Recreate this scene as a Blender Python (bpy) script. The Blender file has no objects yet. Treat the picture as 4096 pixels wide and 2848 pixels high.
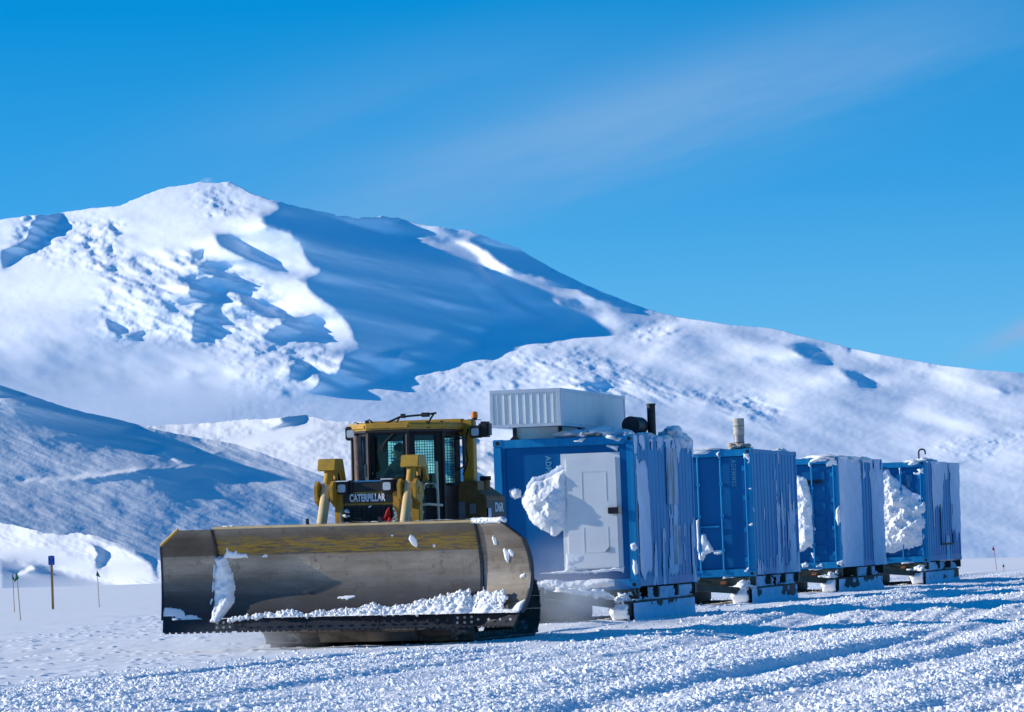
import bpy, bmesh, math, random
import numpy as np
from mathutils import Vector, Matrix

random.seed(7)
rng = np.random.default_rng(11)
scene = bpy.context.scene
COL = scene.collection
R = math.radians

# ------------------------------------------------------------------ noise (numpy)
def _h(ix, iy, seed):
    n = (ix.astype(np.int64) * 374761393 + iy.astype(np.int64) * 668265263 + seed * 974711) & 0xFFFFFFFF
    n = ((n ^ (n >> 13)) * 1274126177) & 0xFFFFFFFF
    n = (n ^ (n >> 16))
    return (n & 0xFFFFFF) / float(0xFFFFFF)

def vnoise(x, y, seed=0):
    x, y = np.broadcast_arrays(np.asarray(x, float), np.asarray(y, float))
    ix, iy = np.floor(x), np.floor(y)
    fx, fy = x - ix, y - iy
    fx = fx * fx * fx * (fx * (fx * 6 - 15) + 10); fy = fy * fy * fy * (fy * (fy * 6 - 15) + 10)
    a, b = _h(ix, iy, seed), _h(ix + 1, iy, seed)
    c, d = _h(ix, iy + 1, seed), _h(ix + 1, iy + 1, seed)
    return (a + (b - a) * fx + (c - a) * fy + (a - b - c + d) * fx * fy) * 2 - 1

def fbm(x, y, octv=4, seed=0, gain=.5):
    s = 0; a = 1; t = 0
    for o in range(octv):
        s = s + a * vnoise(x * 2 ** o + 17.3 * o, y * 2 ** o - 9.1 * o, seed + o * 31); t += a; a *= gain
    return s / t

def worley(x, y, seed=0):
    ix, iy = np.floor(x), np.floor(y)
    best = np.full(np.shape(x), 9.0); idv = np.zeros(np.shape(x))
    for dx in (-1, 0, 1):
        for dy in (-1, 0, 1):
            cx, cy = ix + dx, iy + dy
            d = (cx + _h(cx, cy, seed) - x) ** 2 + (cy + _h(cx, cy, seed + 5) - y) ** 2
            r = _h(cx, cy, seed + 9)
            m = d < best
            best = np.where(m, d, best); idv = np.where(m, r, idv)
    return np.sqrt(best), idv

def sstep(a, b, x):
    t = np.clip((x - a) / (b - a), 0, 1)
    return t * t * (3 - 2 * t)

def poly_sd(px, py, poly):
    """signed distance to a polygon, positive inside"""
    poly = [tuple(map(float, p)) for p in poly]
    inside = np.zeros(np.shape(px), bool); best = np.full(np.shape(px), 1e18)
    n = len(poly)
    for i in range(n):
        x0, y0 = poly[i]; x1, y1 = poly[(i + 1) % n]
        if y0 != y1:
            c = ((y0 > py) != (y1 > py)) & (px < (x1 - x0) * (py - y0) / (y1 - y0) + x0)
            inside ^= c
        ex, ey = x1 - x0, y1 - y0
        L = ex * ex + ey * ey + 1e-12
        t = np.clip(((px - x0) * ex + (py - y0) * ey) / L, 0, 1)
        best = np.minimum(best, (px - x0 - t * ex) ** 2 + (py - y0 - t * ey) ** 2)
    d = np.sqrt(best)
    return np.where(inside, d, -d)

# ------------------------------------------------------------------ materials
def hexc(r, g, b): return (r, g, b, 1)
class NT:
    def __init__(s, name):
        s.m = bpy.data.materials.new(name); s.m.use_nodes = True
        s.t = s.m.node_tree; s.n = s.t.nodes; s.l = s.t.links
        s.b = s.n['Principled BSDF']; s.out = s.n['Material Output']
    def add(s, k, **kw):
        n = s.n.new(k)
        for a, v in kw.items(): setattr(n, a, v)
        return n
    def link(s, a, b): s.l.new(a, b)
    def coord(s, scale=(1, 1, 1), kind='Object'):
        tc = s.add('ShaderNodeTexCoord'); mp = s.add('ShaderNodeMapping'); mp.inputs['Scale'].default_value = scale
        s.link(tc.outputs[kind], mp.inputs['Vector']); return mp.outputs['Vector']
    def noise(s, scale, vec=None, detail=5, rough=.55):
        n = s.add('ShaderNodeTexNoise'); n.inputs['Scale'].default_value = scale
        n.inputs['Detail'].default_value = detail; n.inputs['Roughness'].default_value = rough
        if vec is not None: s.link(vec, n.inputs['Vector'])
        return n.outputs['Fac']
    def ramp(s, fac, stops, interp='LINEAR'):
        r = s.add('ShaderNodeValToRGB'); r.color_ramp.interpolation = interp
        while len(r.color_ramp.elements) < len(stops): r.color_ramp.elements.new(.5)
        for e, (p, c) in zip(r.color_ramp.elements, stops):
            e.position = p; e.color = c if len(c) == 4 else (*c, 1)
        s.link(fac, r.inputs['Fac']); return r.outputs['Color']
    def mix(s, fac, a, b, mode='MIX'):
        m = s.add('ShaderNodeMix', data_type='RGBA', blend_type=mode)
        for k, v in ((0, fac), (6, a), (7, b)):
            if isinstance(v, bpy.types.NodeSocket): s.link(v, m.inputs[k])
            elif k == 0: m.inputs[0].default_value = v
            else: m.inputs[k].default_value = v if len(v) == 4 else (*v, 1)
        return m.outputs[2]
    def math(s, op, a, b=None, c=None):
        m = s.add('ShaderNodeMath', operation=op)
        for k, v in enumerate((a, b, c)):
            if v is None: continue
            if isinstance(v, bpy.types.NodeSocket): s.link(v, m.inputs[k])
            else: m.inputs[k].default_value = v
        return m.outputs[0]
    def bump(s, h, strength=.3, dist=.02):
        b = s.add('ShaderNodeBump'); b.inputs['Strength'].default_value = strength; b.inputs['Distance'].default_value = dist
        s.link(h, b.inputs['Height']); s.link(b.outputs[0], s.b.inputs['Normal'])
    def set(s, color=None, rough=None, metal=None, spec=None):
        for k, v in (('Base Color', color), ('Roughness', rough), ('Metallic', metal), ('Specular IOR Level', spec)):
            if v is None: continue
            if isinstance(v, bpy.types.NodeSocket): s.link(v, s.b.inputs[k])
            elif k == 'Base Color': s.b.inputs[k].default_value = v if len(v) == 4 else (*v, 1)
            else: s.b.inputs[k].default_value = v
        return s

MATS = {}
def mat_simple(name, color, rough=.6, metal=0, var=.25, scale=6, bump=0, spec=.4):
    t = NT(name)
    f = t.noise(scale, t.coord())
    lo = tuple(max(0, c * (1 - var)) for c in color); hi = tuple(min(1, c * (1 + var)) for c in color)
    c = t.ramp(f, [(.3, lo), (.7, hi)])
    t.set(c, rough, metal, spec)
    if bump: t.bump(t.noise(scale * 8, t.coord()), bump, .01)
    MATS[name] = t.m
    return t.m

def mat_snow(name, col=(.84, .86, .9), scale=30, bump=.4, dist=.03, var=.06, spec=.15):
    t = NT(name)
    f = t.noise(scale * .15, t.coord())
    c = t.ramp(f, [(.3, tuple(x * (1 - var) for x in col)), (.7, tuple(min(1, x * (1 + var * .5)) for x in col))])
    t.set(c, .85, 0, spec)
    if bump: t.bump(t.noise(scale, t.coord(), 8, .65), bump, dist)
    MATS[name] = t.m
    return t.m

mat_snow('snow_ground', (.94, .94, .95), bump=.22, dist=.012, scale=30)
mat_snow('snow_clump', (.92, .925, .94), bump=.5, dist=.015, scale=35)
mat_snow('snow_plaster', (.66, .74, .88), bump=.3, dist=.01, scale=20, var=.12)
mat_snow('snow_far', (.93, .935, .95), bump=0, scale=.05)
mat_snow('snow_hill', (.92, .925, .945), bump=0, scale=.2)
# far snow glows faint blue, standing in for airlight and lifting its shade
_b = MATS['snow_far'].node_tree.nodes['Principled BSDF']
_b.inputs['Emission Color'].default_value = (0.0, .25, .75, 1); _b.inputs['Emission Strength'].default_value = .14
mat_simple('black_paint', (.014, .014, .016), .5, 0, .4)
mat_simple('black_rubber', (.01, .01, .011), .75, 0, .3)
mat_simple('cab_brown', (.021, .011, .0095), .45, 0, .4, 3)
mat_simple('cab_inside', (.012, .013, .014), .8, 0, .3)
mat_simple('dark_green_steel', (.035, .05, .042), .6, .2, .5, 4, .1)
mat_simple('sled_dark', (.03, .032, .034), .7, .2, .5, 3, .2)
mat_simple('grey_steel', (.28, .28, .28), .5, .6, .3, 5)
mat_simple('white_letter', (.72, .75, .78), .6, 0, .1)
mat_simple('pale_letter', (.10, .34, .48), .6, 0, .5, 30)
mat_simple('black_letter', (.01, .011, .013), .6, 0, .2)
mat_simple('lamp_lens', (.5, .56, .6), .25, 0, .15, 40)
mat_simple('red_cloth', (.5, .015, .02), .8, 0, .25, 8)
mat_simple('green_cloth', (.006, .12, .06), .8, 0, .35, 15)
mat_simple('bamboo', (.34, .2, .11), .7, 0, .3, 12)
mat_simple('post_wood', (.4, .22, .07), .75, 0, .35, 10)
mat_simple('sign_blue', (.008, .035, .3), .5, 0, .1)
mat_simple('sign_letter', (.05, .28, .7), .5, 0, .1)
mat_simple('housing_white', (.78, .80, .79), .5, 0, .06, 2)
mat_simple('housing_trim', (.62, .66, .72), .5, .2, .1, 3)
mat_simple('door_white', (.82, .83, .83), .45, 0, .06, 2)
mat_simple('pipe_black', (.035, .036, .04), .55, .3, .4, 8)
mat_simple('pipe_grey', (.3, .29, .28), .5, .5, .3, 10)
mat_simple('burlap', (.5, .44, .36), .9, 0, .3, 14, .3)
mat_simple('green_strap', (.02, .25, .14), .7, 0, .2)
mat_simple('orange_lens', (.9, .2, .01), .3, 0, .15, 10)
mat_simple('skin', (.35, .2, .15), .6, 0, .1)
mat_simple('jacket_dark', (.02, .02, .026), .85, 0, .3)
mat_simple('hair_dark', (.012, .01, .009), .7, 0, .3)
mat_simple('dirty_floor', (.12, .1, .085), .85, 0, .7, 3, .3)
mat_simple('handle_cream', (.62, .56, .4), .5, 0, .1)
mat_simple('orange_rust', (.35, .12, .05), .8, 0, .3)
mat_simple('decal_grey', (.2, .22, .24), .6, 0, .2)
mat_simple('rust_brown', (.14, .1, .09), .7, .1, .4, 8)

def mat_yellow():
    t = NT('cat_yellow'); v = t.coord()
    base = t.ramp(t.noise(3, v), [(.3, (.43, .235, .010)), (.7, (.55, .31, .018))])
    dust = t.ramp(t.noise(9, v, 8, .7), [(.40, (0, 0, 0)), (.72, (.7, .7, .7))])
    t.set(t.mix(dust, base, (.22, .145, .07)), .5, 0, .4); t.bump(t.noise(60, v), .08, .005)
    MATS['cat_yellow'] = t.m
mat_yellow()
def mat_dusty():
    t = NT('dusty_yellow'); v = t.coord()
    t.set(t.ramp(t.noise(4, v), [(.3, (.54, .37, .15)), (.7, (.64, .49, .28))]), .7); MATS['dusty_yellow'] = t.m
    t = NT('dark_yellow'); v = t.coord()
    t.set(t.ramp(t.noise(4, v, 8), [(.3, (.10, .055, .016)), (.7, (.24, .13, .03))]), .6); MATS['dark_yellow'] = t.m
mat_dusty()

def mat_container():
    t = NT('container_blue'); v = t.coord()
    base = t.ramp(t.noise(1.2, v), [(.3, (.001, .19, .45)), (.7, (.002, .24, .52))])
    frost = t.ramp(t.noise(1.0, t.coord((7, 3.5, .55)), 8, .7), [(.46, (0, 0, 0)), (.70, (.75, .75, .75))])
    t.set(t.mix(frost, base, (.03, .33, .56)), .5, 0, .2); t.bump(t.noise(40, v), .06, .004)
    MATS['container_blue'] = t.m
    t = NT('container_door_blue'); v = t.coord()
    t.set(t.ramp(t.noise(1.5, v), [(.3, (.001, .105, .30)), (.7, (.002, .135, .35))]), .5, 0, .15)
    MATS['container_door_blue'] = t.m
mat_container()
def mat_board():
    t = NT('hatch_board'); v = t.coord()
    fr_ = t.ramp(t.noise(1.0, t.coord((8, 5, .9)), 8, .7), [(.40, (0, 0, 0)), (.56, (1, 1, 1))])
    t.set(t.mix(fr_, (.24, .25, .26), (.56, .64, .78)), .8); MATS['hatch_board'] = t.m
mat_board()

def mat_blade():
    t = NT('blade_steel')
    g = t.add('ShaderNodeTexCoord'); sp = t.add('ShaderNodeSeparateXYZ'); t.link(g.outputs['Object'], sp.inputs[0])
    v = t.coord((.5, .5, 9)); vb = t.coord((.7, .7, 1.6))
    streak = t.noise(1.3, t.coord((.7, .7, 3.2)), 9, .72); blot = t.noise(1.6, vb, 6)
    steel = t.ramp(streak, [(.28, (.155, .13, .104)), (.5, (.285, .245, .2)), (.72, (.40, .35, .29))])
    steel = t.mix(t.ramp(blot, [(.35, (0, 0, 0)), (.75, (.75, .75, .75))]), steel, (.13, .105, .075))
    # yellow paint left on the upper part of the moldboard (height above the ground)
    z = t.math('ADD', sp.outputs['Z'], t.math('MULTIPLY', t.math('SUBTRACT', t.noise(3, t.coord((1, 1, 12)), 8, .7), .5), .34))
    up = t.ramp(t.math('MULTIPLY', t.math('SUBTRACT', z, 1.45), 24), [(0, (0, 0, 0)), (.4, (1, 1, 1))])
    dn = t.ramp(t.math('MULTIPLY', t.math('SUBTRACT', 1.76, z), 8), [(0, (0, 0, 0)), (1, (1, 1, 1))])
    wear = t.ramp(t.noise(6, t.coord((.5, 1, 5)), 10, .8), [(.44, (0, 0, 0)), (.56, (1, 1, 1))])
    ym = t.mix(1, t.mix(1, up, dn, 'MULTIPLY'), wear, 'MULTIPLY')
    xin = t.math('LESS_THAN', t.math('ABSOLUTE', sp.outputs['X']), 2.1)
    ym = t.mix(xin, (0, 0, 0), ym)
    dark = t.ramp(t.math('MULTIPLY', t.math('SUBTRACT', sp.outputs['Z'], .55), .75), [(.0, (.08, .105, .17)), (.20, (.26, .29, .36)), (.40, (.85, .84, .84)), (.5, (1.25, 1.24, 1.2)), (.655, (1.4, 1.37, 1.32)), (.68, (.45, .42, .4)), (.86, (.5, .47, .45)), (.96, (.85, .8, .74))])  # shade of the hollow and a sunlit band, painted in by height
    wing_ = t.math('GREATER_THAN', sp.outputs['X'], 2.1)  # right wing catches the sun, so less shade is painted there
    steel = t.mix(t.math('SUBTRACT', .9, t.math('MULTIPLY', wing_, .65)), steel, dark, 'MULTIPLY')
    # plate joints, rust runs and scratches
    wl_ = t.math('LESS_THAN', t.math('ABSOLUTE', t.math('SUBTRACT', t.math('FRACT', t.math('MULTIPLY', sp.outputs['X'], .83)), .5)), .006)
    hl_ = t.math('LESS_THAN', t.math('ABSOLUTE', t.math('SUBTRACT', t.math('FRACT', t.math('MULTIPLY', sp.outputs['Z'], 3.9)), .5)), .022)
    ln_ = t.math('MULTIPLY', t.math('MAXIMUM', wl_, hl_), .2)
    steel = t.mix(ln_, steel, (.06, .05, .045))
    rust = t.ramp(t.noise(3.2, t.coord((1.4, 1, 1.1)), 10, .78), [(.55, (0, 0, 0)), (.68, (.8, .8, .8))])
    steel = t.mix(rust, steel, (.085, .055, .035))
    scr = t.ramp(t.noise(9, t.coord((.25, 1, 5)), 6, .7), [(.62, (0, 0, 0)), (.72, (.22, .22, .22))])
    steel = t.mix(scr, steel, (.5, .48, .45))
    c = t.mix(ym, steel, (.42, .24, .012))
    t.set(c, t.ramp(blot, [(.3, (.38,) * 3), (.8, (.62,) * 3)]), t.math('MULTIPLY', t.math('SUBTRACT', 1, ym), .2), .4)
    t.bump(t.noise(14, t.coord((.3, 1, 3)), 6), .12, .01)
    MATS['blade_steel'] = t.m
    t = NT('edge_steel'); v = t.coord((.6, 1, 3))
    t.set(t.ramp(t.noise(4, v, 8, .7), [(.35, (.018, .021, .03)), (.66, (.036, .041, .052)), (.78, (.16, .18, .22))]), .5, .4); MATS['edge_steel'] = t.m
    t = NT('track_steel'); v = t.coord()
    t.set(t.mix(t.ramp(t.noise(2.2, v, 8, .7), [(.56, (0, 0, 0)), (.66, (1, 1, 1))]),
                t.ramp(t.noise(5, v, 6), [(.35, (.05, .043, .036)), (.7, (.15, .125, .1))]), (.42, .42, .42)), .8, .1); MATS['track_steel'] = t.m
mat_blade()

def mat_glass():
    t = NT('tinted_glass')
    tr = t.add('ShaderNodeBsdfTransparent'); tr.inputs[0].default_value = (.5, .84, .8, 1)
    gl = t.add('ShaderNodeBsdfGlossy'); gl.inputs['Roughness'].default_value = .03; gl.inputs['Color'].default_value = (.8, .9, .9, 1)
    fr = t.add('ShaderNodeFresnel'); fr.inputs['IOR'].default_value = 1.35
    mx = t.add('ShaderNodeMixShader'); t.link(fr.outputs[0], mx.inputs[0]); t.link(tr.outputs[0], mx.inputs[1]); t.link(gl.outputs[0], mx.inputs[2])
    t.link(mx.outputs[0], t.out.inputs[0]); MATS['tinted_glass'] = t.m
mat_glass()
def M(n): return MATS[n]

# ------------------------------------------------------------------ mesh helpers
def mesh_from(name, V, F, mat, parent=None, smooth=True):
    V = np.asarray(V, np.float32); F = np.asarray(F, np.int32)
    me = bpy.data.meshes.new(name); k = F.shape[1]
    me.vertices.add(len(V)); me.vertices.foreach_set('co', V.ravel())
    me.loops.add(F.size); me.loops.foreach_set('vertex_index', F.ravel())
    me.polygons.add(len(F)); me.polygons.foreach_set('loop_start', np.arange(0, F.size, k, dtype=np.int32))
    me.polygons.foreach_set('loop_total', np.full(len(F), k, np.int32)) if False else None
    me.update(calc_edges=True); me.validate()
    me.polygons.foreach_set('use_smooth', np.full(len(me.polygons), smooth))
    me.materials.append(M(mat) if isinstance(mat, str) else mat)
    o = bpy.data.objects.new(name, me); COL.objects.link(o)
    if parent: o.parent = parent
    return o

def grid_faces(nr, nc, mask=None):
    i = np.arange(nr * nc).reshape(nr, nc)
    f = np.stack([i[:-1, :-1], i[:-1, 1:], i[1:, 1:], i[1:, :-1]], -1).reshape(-1, 4)
    if mask is not None: f = f[mask.reshape(-1)]
    return f

def compact(V, F):
    used = np.unique(F); re = np.full(len(V), -1); re[used] = np.arange(len(used))
    return V[used], re[F]

class MB:
    def __init__(s): s.v = []; s.f = []
    def raw(s, v, f):
        b = len(s.v); s.v += [tuple(p) for p in v]; s.f += [tuple(b + i for i in q) for q in f]; return s
    def box(s, x0, x1, y0, y1, z0, z1):
        v = [(x, y, z) for z in (z0, z1) for y in (y0, y1) for x in (x0, x1)]
        return s.raw(v, [(0, 2, 3, 1), (4, 5, 7, 6), (0, 1, 5, 4), (2, 6, 7, 3), (0, 4, 6, 2), (1, 3, 7, 5)])
    def obox(s, c, half, rot):
        c = Vector(c); v = [c + rot @ Vector((x * half[0], y * half[1], z * half[2])) for z in (-1, 1) for y in (-1, 1) for x in (-1, 1)]
        return s.raw(v, [(0, 2, 3, 1), (4, 5, 7, 6), (0, 1, 5, 4), (2, 6, 7, 3), (0, 4, 6, 2), (1, 3, 7, 5)])
    def prism(s, poly, a0, a1, axis='x'):
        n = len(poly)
        def P(p, a): return {'x': (a, p[0], p[1]), 'y': (p[0], a, p[1]), 'z': (p[0], p[1], a)}[axis]
        v = [P(p, a0) for p in poly] + [P(p, a1) for p in poly]
        return s.raw(v, [tuple(range(n))[::-1], tuple(range(n, 2 * n))] + [(i, (i + 1) % n, n + (i + 1) % n, n + i) for i in range(n)])
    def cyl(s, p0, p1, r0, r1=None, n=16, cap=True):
        r1 = r0 if r1 is None else r1
        p0, p1 = Vector(p0), Vector(p1); d = (p1 - p0).normalized()
        a = d.orthogonal().normalized(); b = d.cross(a)
        v = []
        for p, r in ((p0, r0), (p1, r1)):
            for i in range(n):
                t = 2 * math.pi * i / n; v.append(p + (a * math.cos(t) + b * math.sin(t)) * r)
        f = [(i, (i + 1) % n, n + (i + 1) % n, n + i) for i in range(n)]
        if cap: f += [tuple(range(n))[::-1], tuple(range(n, 2 * n))]
        return s.raw(v, f)
    def tube(s, pts, r, n=8):
        pts = [Vector(p) for p in pts]; m = len(pts); v = []; prev = None
        for i, p in enumerate(pts):
            d = (pts[min(i + 1, m - 1)] - pts[max(i - 1, 0)]).normalized()
            a = d.orthogonal().normalized() if prev is None else (prev - d * prev.dot(d)).normalized()
            prev = a; b = d.cross(a)
            for k in range(n):
                t = 2 * math.pi * k / n; v.append(p + (a * math.cos(t) + b * math.sin(t)) * r)
        f = [(i * n + k, i * n + (k + 1) % n, (i + 1) * n + (k + 1) % n, (i + 1) * n + k) for i in range(m - 1) for k in range(n)]
        f += [tuple(range(n))[::-1], tuple(range((m - 1) * n, m * n))]
        return s.raw(v, f)
    def build(s, name, mat, parent=None, bevel=0, smooth=False, fix=True):
        me = bpy.data.meshes.new(name)
        me.from_pydata([tuple(p) for p in s.v], [], s.f)
        bm = bmesh.new(); bm.from_mesh(me)
        bmesh.ops.recalc_face_normals(bm, faces=bm.faces)
        if bevel:
            bmesh.ops.bevel(bm, geom=[e for e in bm.edges if e.is_manifold and e.calc_face_angle(0) > .5],
                            offset=bevel, segments=2, affect='EDGES', clamp_overlap=True)
        bm.to_mesh(me); bm.free()
        if smooth:
            me.polygons.foreach_set('use_smooth', [True] * len(me.polygons))
            try: me.set_sharp_from_angle(angle=R(35))
            except Exception: pass
        me.materials.append(M(mat) if isinstance(mat, str) else mat)
        o = bpy.data.objects.new(name, me); COL.objects.link(o)
        if parent: o.parent = parent
        return o

def patch(name, parent, surf, u, v, h, mat, smooth=True):
    """snow stuck on a surface: surf(U,V,H)->xyz, kept where h>0"""
    U, V = np.meshgrid(u, v)
    H = h(U, V)
    keep = (H > 0)
    q = keep[:-1, :-1] | keep[:-1, 1:] | keep[1:, 1:] | keep[1:, :-1]
    if not q.any(): return None
    X, Y, Z = surf(U, V, np.where(H > 0, H, -.004))
    P = np.stack([X, Y, Z], -1).reshape(-1, 3)
    # separate sheets of snow become separate parts; specks stay with the largest sheet
    lab = np.where(q, np.arange(1, q.size + 1).reshape(q.shape), 0)
    for _ in range(4000):
        n_ = lab.copy()
        for dy, dx in ((0, 1), (1, 0), (1, 1), (1, -1)):
            A = (slice(0, q.shape[0] - dy), slice(max(0, -dx), q.shape[1] - max(0, dx)))
            B = (slice(dy, q.shape[0]), slice(max(0, dx), q.shape[1] - max(0, -dx)))
            m_ = q[A] & q[B]; hi = np.maximum(n_[A], n_[B])
            n_[A] = np.where(m_, hi, n_[A]); n_[B] = np.where(m_, np.maximum(hi, n_[B]), n_[B])
        if (n_ == lab).all(): break
        lab = n_
    ids, cnt = np.unique(lab[lab > 0], return_counts=True); o_ = np.argsort(-cnt); ids, cnt = ids[o_], cnt[o_]
    own = [i for i, c in zip(ids, cnt) if c > .003 * cnt.sum()][:40]; first = None
    for k, i in enumerate(own):
        mk_ = (lab == i)
        Pk, Fk = compact(P, grid_faces(*U.shape, mk_)); ob = mesh_from(name, Pk, Fk, mat, parent, smooth); first = first or ob
    return first

def tag(o, label=None, cat=None, group=None, kind=None):
    for k, v in (('label', label), ('category', cat), ('group', group), ('kind', kind)):
        if v: o[k] = v
    return o
def thing(name, label, cat, loc=(0, 0, 0), rz=0, group=None):
    o = bpy.data.objects.new(name, None); COL.objects.link(o); o.empty_display_size = .3
    o.location = loc; o.rotation_euler = (0, 0, rz)
    return tag(o, label, cat, group)

def text_mesh(body, size=1, offset=0.0, xs=1.0, extr=.002, space=1.0):
    c = bpy.data.curves.new('text', 'FONT'); c.body = body; c.size = size; c.extrude = extr; c.offset = offset
    c.align_x = 'CENTER'; c.align_y = 'CENTER'; c.resolution_u = 4; c.space_character = space
    o = bpy.data.objects.new('text', c); COL.objects.link(o)
    dg = bpy.context.evaluated_depsgraph_get(); dg.update()
    me = bpy.data.meshes.new_from_object(o.evaluated_get(dg)); bpy.data.objects.remove(o); bpy.data.curves.remove(c)
    n = len(me.vertices); co = np.zeros(n * 3, np.float32); me.vertices.foreach_get('co', co)
    co = co.reshape(-1, 3); co[:, 0] *= xs; me.vertices.foreach_set('co', co.ravel()); me.update()
    return me
def lettering(name, body, mat, parent, loc, rx=90, ry=0, rz=0, **kw):
    me = text_mesh(body, **kw); me.materials.clear(); me.materials.append(M(mat))
    o = bpy.data.objects.new(name, me); COL.objects.link(o); o.parent = parent; o.location = loc
    o.rotation_euler = (R(rx), R(ry), R(rz)); return o

# ------------------------------------------------------------------ camera
FS = 19000.0                      # focal length in pixels of the 4096 px wide photograph
ROLL, PITCH, EYE = R(2.1), math.atan(768 / FS), 1.42
cam_d = bpy.data.cameras.new('camera'); cam = bpy.data.objects.new('camera', cam_d); COL.objects.link(cam)
cam_d.sensor_width = 36; cam_d.lens = 36 * FS / 4096; cam_d.clip_start = 1; cam_d.clip_end = 100000
CR = (Matrix.Rotation(R(90) + PITCH, 4, 'X') @ Matrix.Rotation(-ROLL, 4, 'Z'))
cam.matrix_world = Matrix.Translation((0, 0, EYE)) @ CR
scene.camera = cam
CR3 = np.array(CR.to_3x3())
def ray(u, v):
    """direction through photo pixel (4096 scale), scaled to unit depth along +Y"""
    u = np.asarray(u, float); v = np.asarray(v, float)
    d = np.stack([(u - 2048) / FS, -(v - 1424) / FS, -np.ones(np.broadcast(u, v).shape)], -1) @ CR3.T
    return d[..., 0] / d[..., 1], d[..., 2] / d[..., 1]
def at(u, v, Y):
    a, b = ray(u, v); return float(a * Y), float(Y), float(EYE + b * Y)

# ------------------------------------------------------------------ sun and sky
EL = R(20)
LDIR = Vector((math.cos(EL), -.06, -math.sin(EL))).normalized()
sd = bpy.data.lights.new('sun', 'SUN'); sd.energy = 5.0; sd.angle = R(.5); sd.color = (1, .94, .84)
so = bpy.data.objects.new('sun', sd); COL.objects.link(so)
so.rotation_euler = LDIR.to_track_quat('-Z', 'Y').to_euler(); so.location = (-40, 40, 40)

W = bpy.data.worlds.new('World'); scene.world = W; W.use_nodes = True
wt = W.node_tree; wn = wt.nodes; wl = wt.links
bg = wn['Background']
def wadd(k, **kw):
    n = wn.new(k)
    for a, v in kw.items(): setattr(n, a, v)
    return n
def wmath(op, a, b=None, clamp=False):
    m = wadd('ShaderNodeMath', operation=op, use_clamp=clamp)
    for k, v in enumerate((a, b)):
        if v is None: continue
        if isinstance(v, bpy.types.NodeSocket): wl.new(v, m.inputs[k])
        else: m.inputs[k].default_value = v
    return m.outputs[0]
tc = wadd('ShaderNodeTexCoord'); sx = wadd('ShaderNodeSeparateXYZ'); wl.new(tc.outputs['Generated'], sx.inputs[0])
sky = wadd('ShaderNodeTexSky'); sky.sky_type = 'NISHITA'; sky.sun_disc = False
sky.sun_elevation = EL; sky.sun_rotation = R(-90); sky.air_density = 1.0; sky.dust_density = 0.0; sky.ozone_density = 6.0
cz = wadd('ShaderNodeCombineXYZ')
# clear polar air: the deep blue of the high sky reaches far down
zz = wmath('ADD', wmath('MULTIPLY', wmath('MAXIMUM', sx.outputs['Z'], 0.0), 1.6), .30)
wl.new(wmath('MULTIPLY', sx.outputs['X'], .8), cz.inputs[0]); wl.new(wmath('MULTIPLY', sx.outputs['Y'], .8), cz.inputs[1]); wl.new(zz, cz.inputs[2])
nv = wadd('ShaderNodeVectorMath', operation='NORMALIZE'); wl.new(cz.outputs[0], nv.inputs[0]); wl.new(nv.outputs[0], sky.inputs[0])
def wmix(fac, a, b, mode='MIX'):
    m = wadd('ShaderNodeMix', data_type='RGBA', blend_type=mode)
    for k, v in ((0, fac), (6, a), (7, b)):
        if isinstance(v, bpy.types.NodeSocket): wl.new(v, m.inputs[k])
        elif k == 0: m.inputs[0].default_value = v
        else: m.inputs[k].default_value = v if len(v) == 4 else (*v, 1)
    return m.outputs[2]
def wramp(fac, stops):
    r = wadd('ShaderNodeValToRGB')
    while len(r.color_ramp.elements) < len(stops): r.color_ramp.elements.new(.5)
    for e, (p, c) in zip(r.color_ramp.elements, stops): e.position = p; e.color = (*c, 1)
    wl.new(fac, r.inputs[0]); return r.outputs[0]
SKY_TINT = [(0, (1.5, 2.6, 2.0)), (.16, (1.45, 2.38, 1.93)), (.30, (.5, 1.9, 1.88)), (.46, (.03, 1.60, 1.78)), (.8, (.02, 1.25, 1.55)), (1, (.02, 1.05, 1.4))]
tint = wramp(wmath('MULTIPLY', sx.outputs['Z'], 4.0, True), SKY_TINT)
skyc = wmix(1.0, sky.outputs[0], tint, 'MULTIPLY')
# thin cirrus bands, laid out in azimuth / elevation
ydiv = wmath('MAXIMUM', sx.outputs['Y'], .05)
az_ = wmath('DIVIDE', sx.outputs['X'], ydiv); el_ = wmath('DIVIDE', sx.outputs['Z'], ydiv)
nco = wadd('ShaderNodeCombineXYZ')
SL = math.tan(R(13.7))
pp = wmath('SUBTRACT', el_, wmath('MULTIPLY', az_, SL))
wl.new(wmath('MULTIPLY', az_, 14.0), nco.inputs[0]); wl.new(wmath('MULTIPLY', pp, 90.0), nco.inputs[1])
ns = wadd('ShaderNodeTexNoise'); ns.inputs['Scale'].default_value = 1.0; ns.inputs['Detail'].default_value = 7; ns.inputs['Roughness'].default_value = .6
wl.new(nco.outputs[0], ns.inputs['Vector'])
nz = wmath('SUBTRACT', ns.outputs['Fac'], .5)
def gauss(val, c, s):
    d = wmath('DIVIDE', wmath('SUBTRACT', val, c), s)
    return wmath('POWER', 2.718, wmath('MULTIPLY', wmath('MULTIPLY', d, d), -1.0))
band = gauss(wmath('ADD', pp, wmath('MULTIPLY', nz, .012)), .0825, .0115)
band = wmath('MULTIPLY', band, gauss(az_, .030, .085))
band2 = wmath('MULTIPLY', gauss(wmath('ADD', pp, wmath('MULTIPLY', nz, .02)), .104, .009), gauss(az_, -.03, .05))
cl = wmath('ADD', wmath('MULTIPLY', band, .85), wmath('MULTIPLY', band2, .22))
cl = wmath('MULTIPLY', cl, wmath('ADD', .72, wmath('MULTIPLY', nz, 1.4)), True)
skyc = wmix(cl, skyc, (1.45, 2.9, 5.0))
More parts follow.
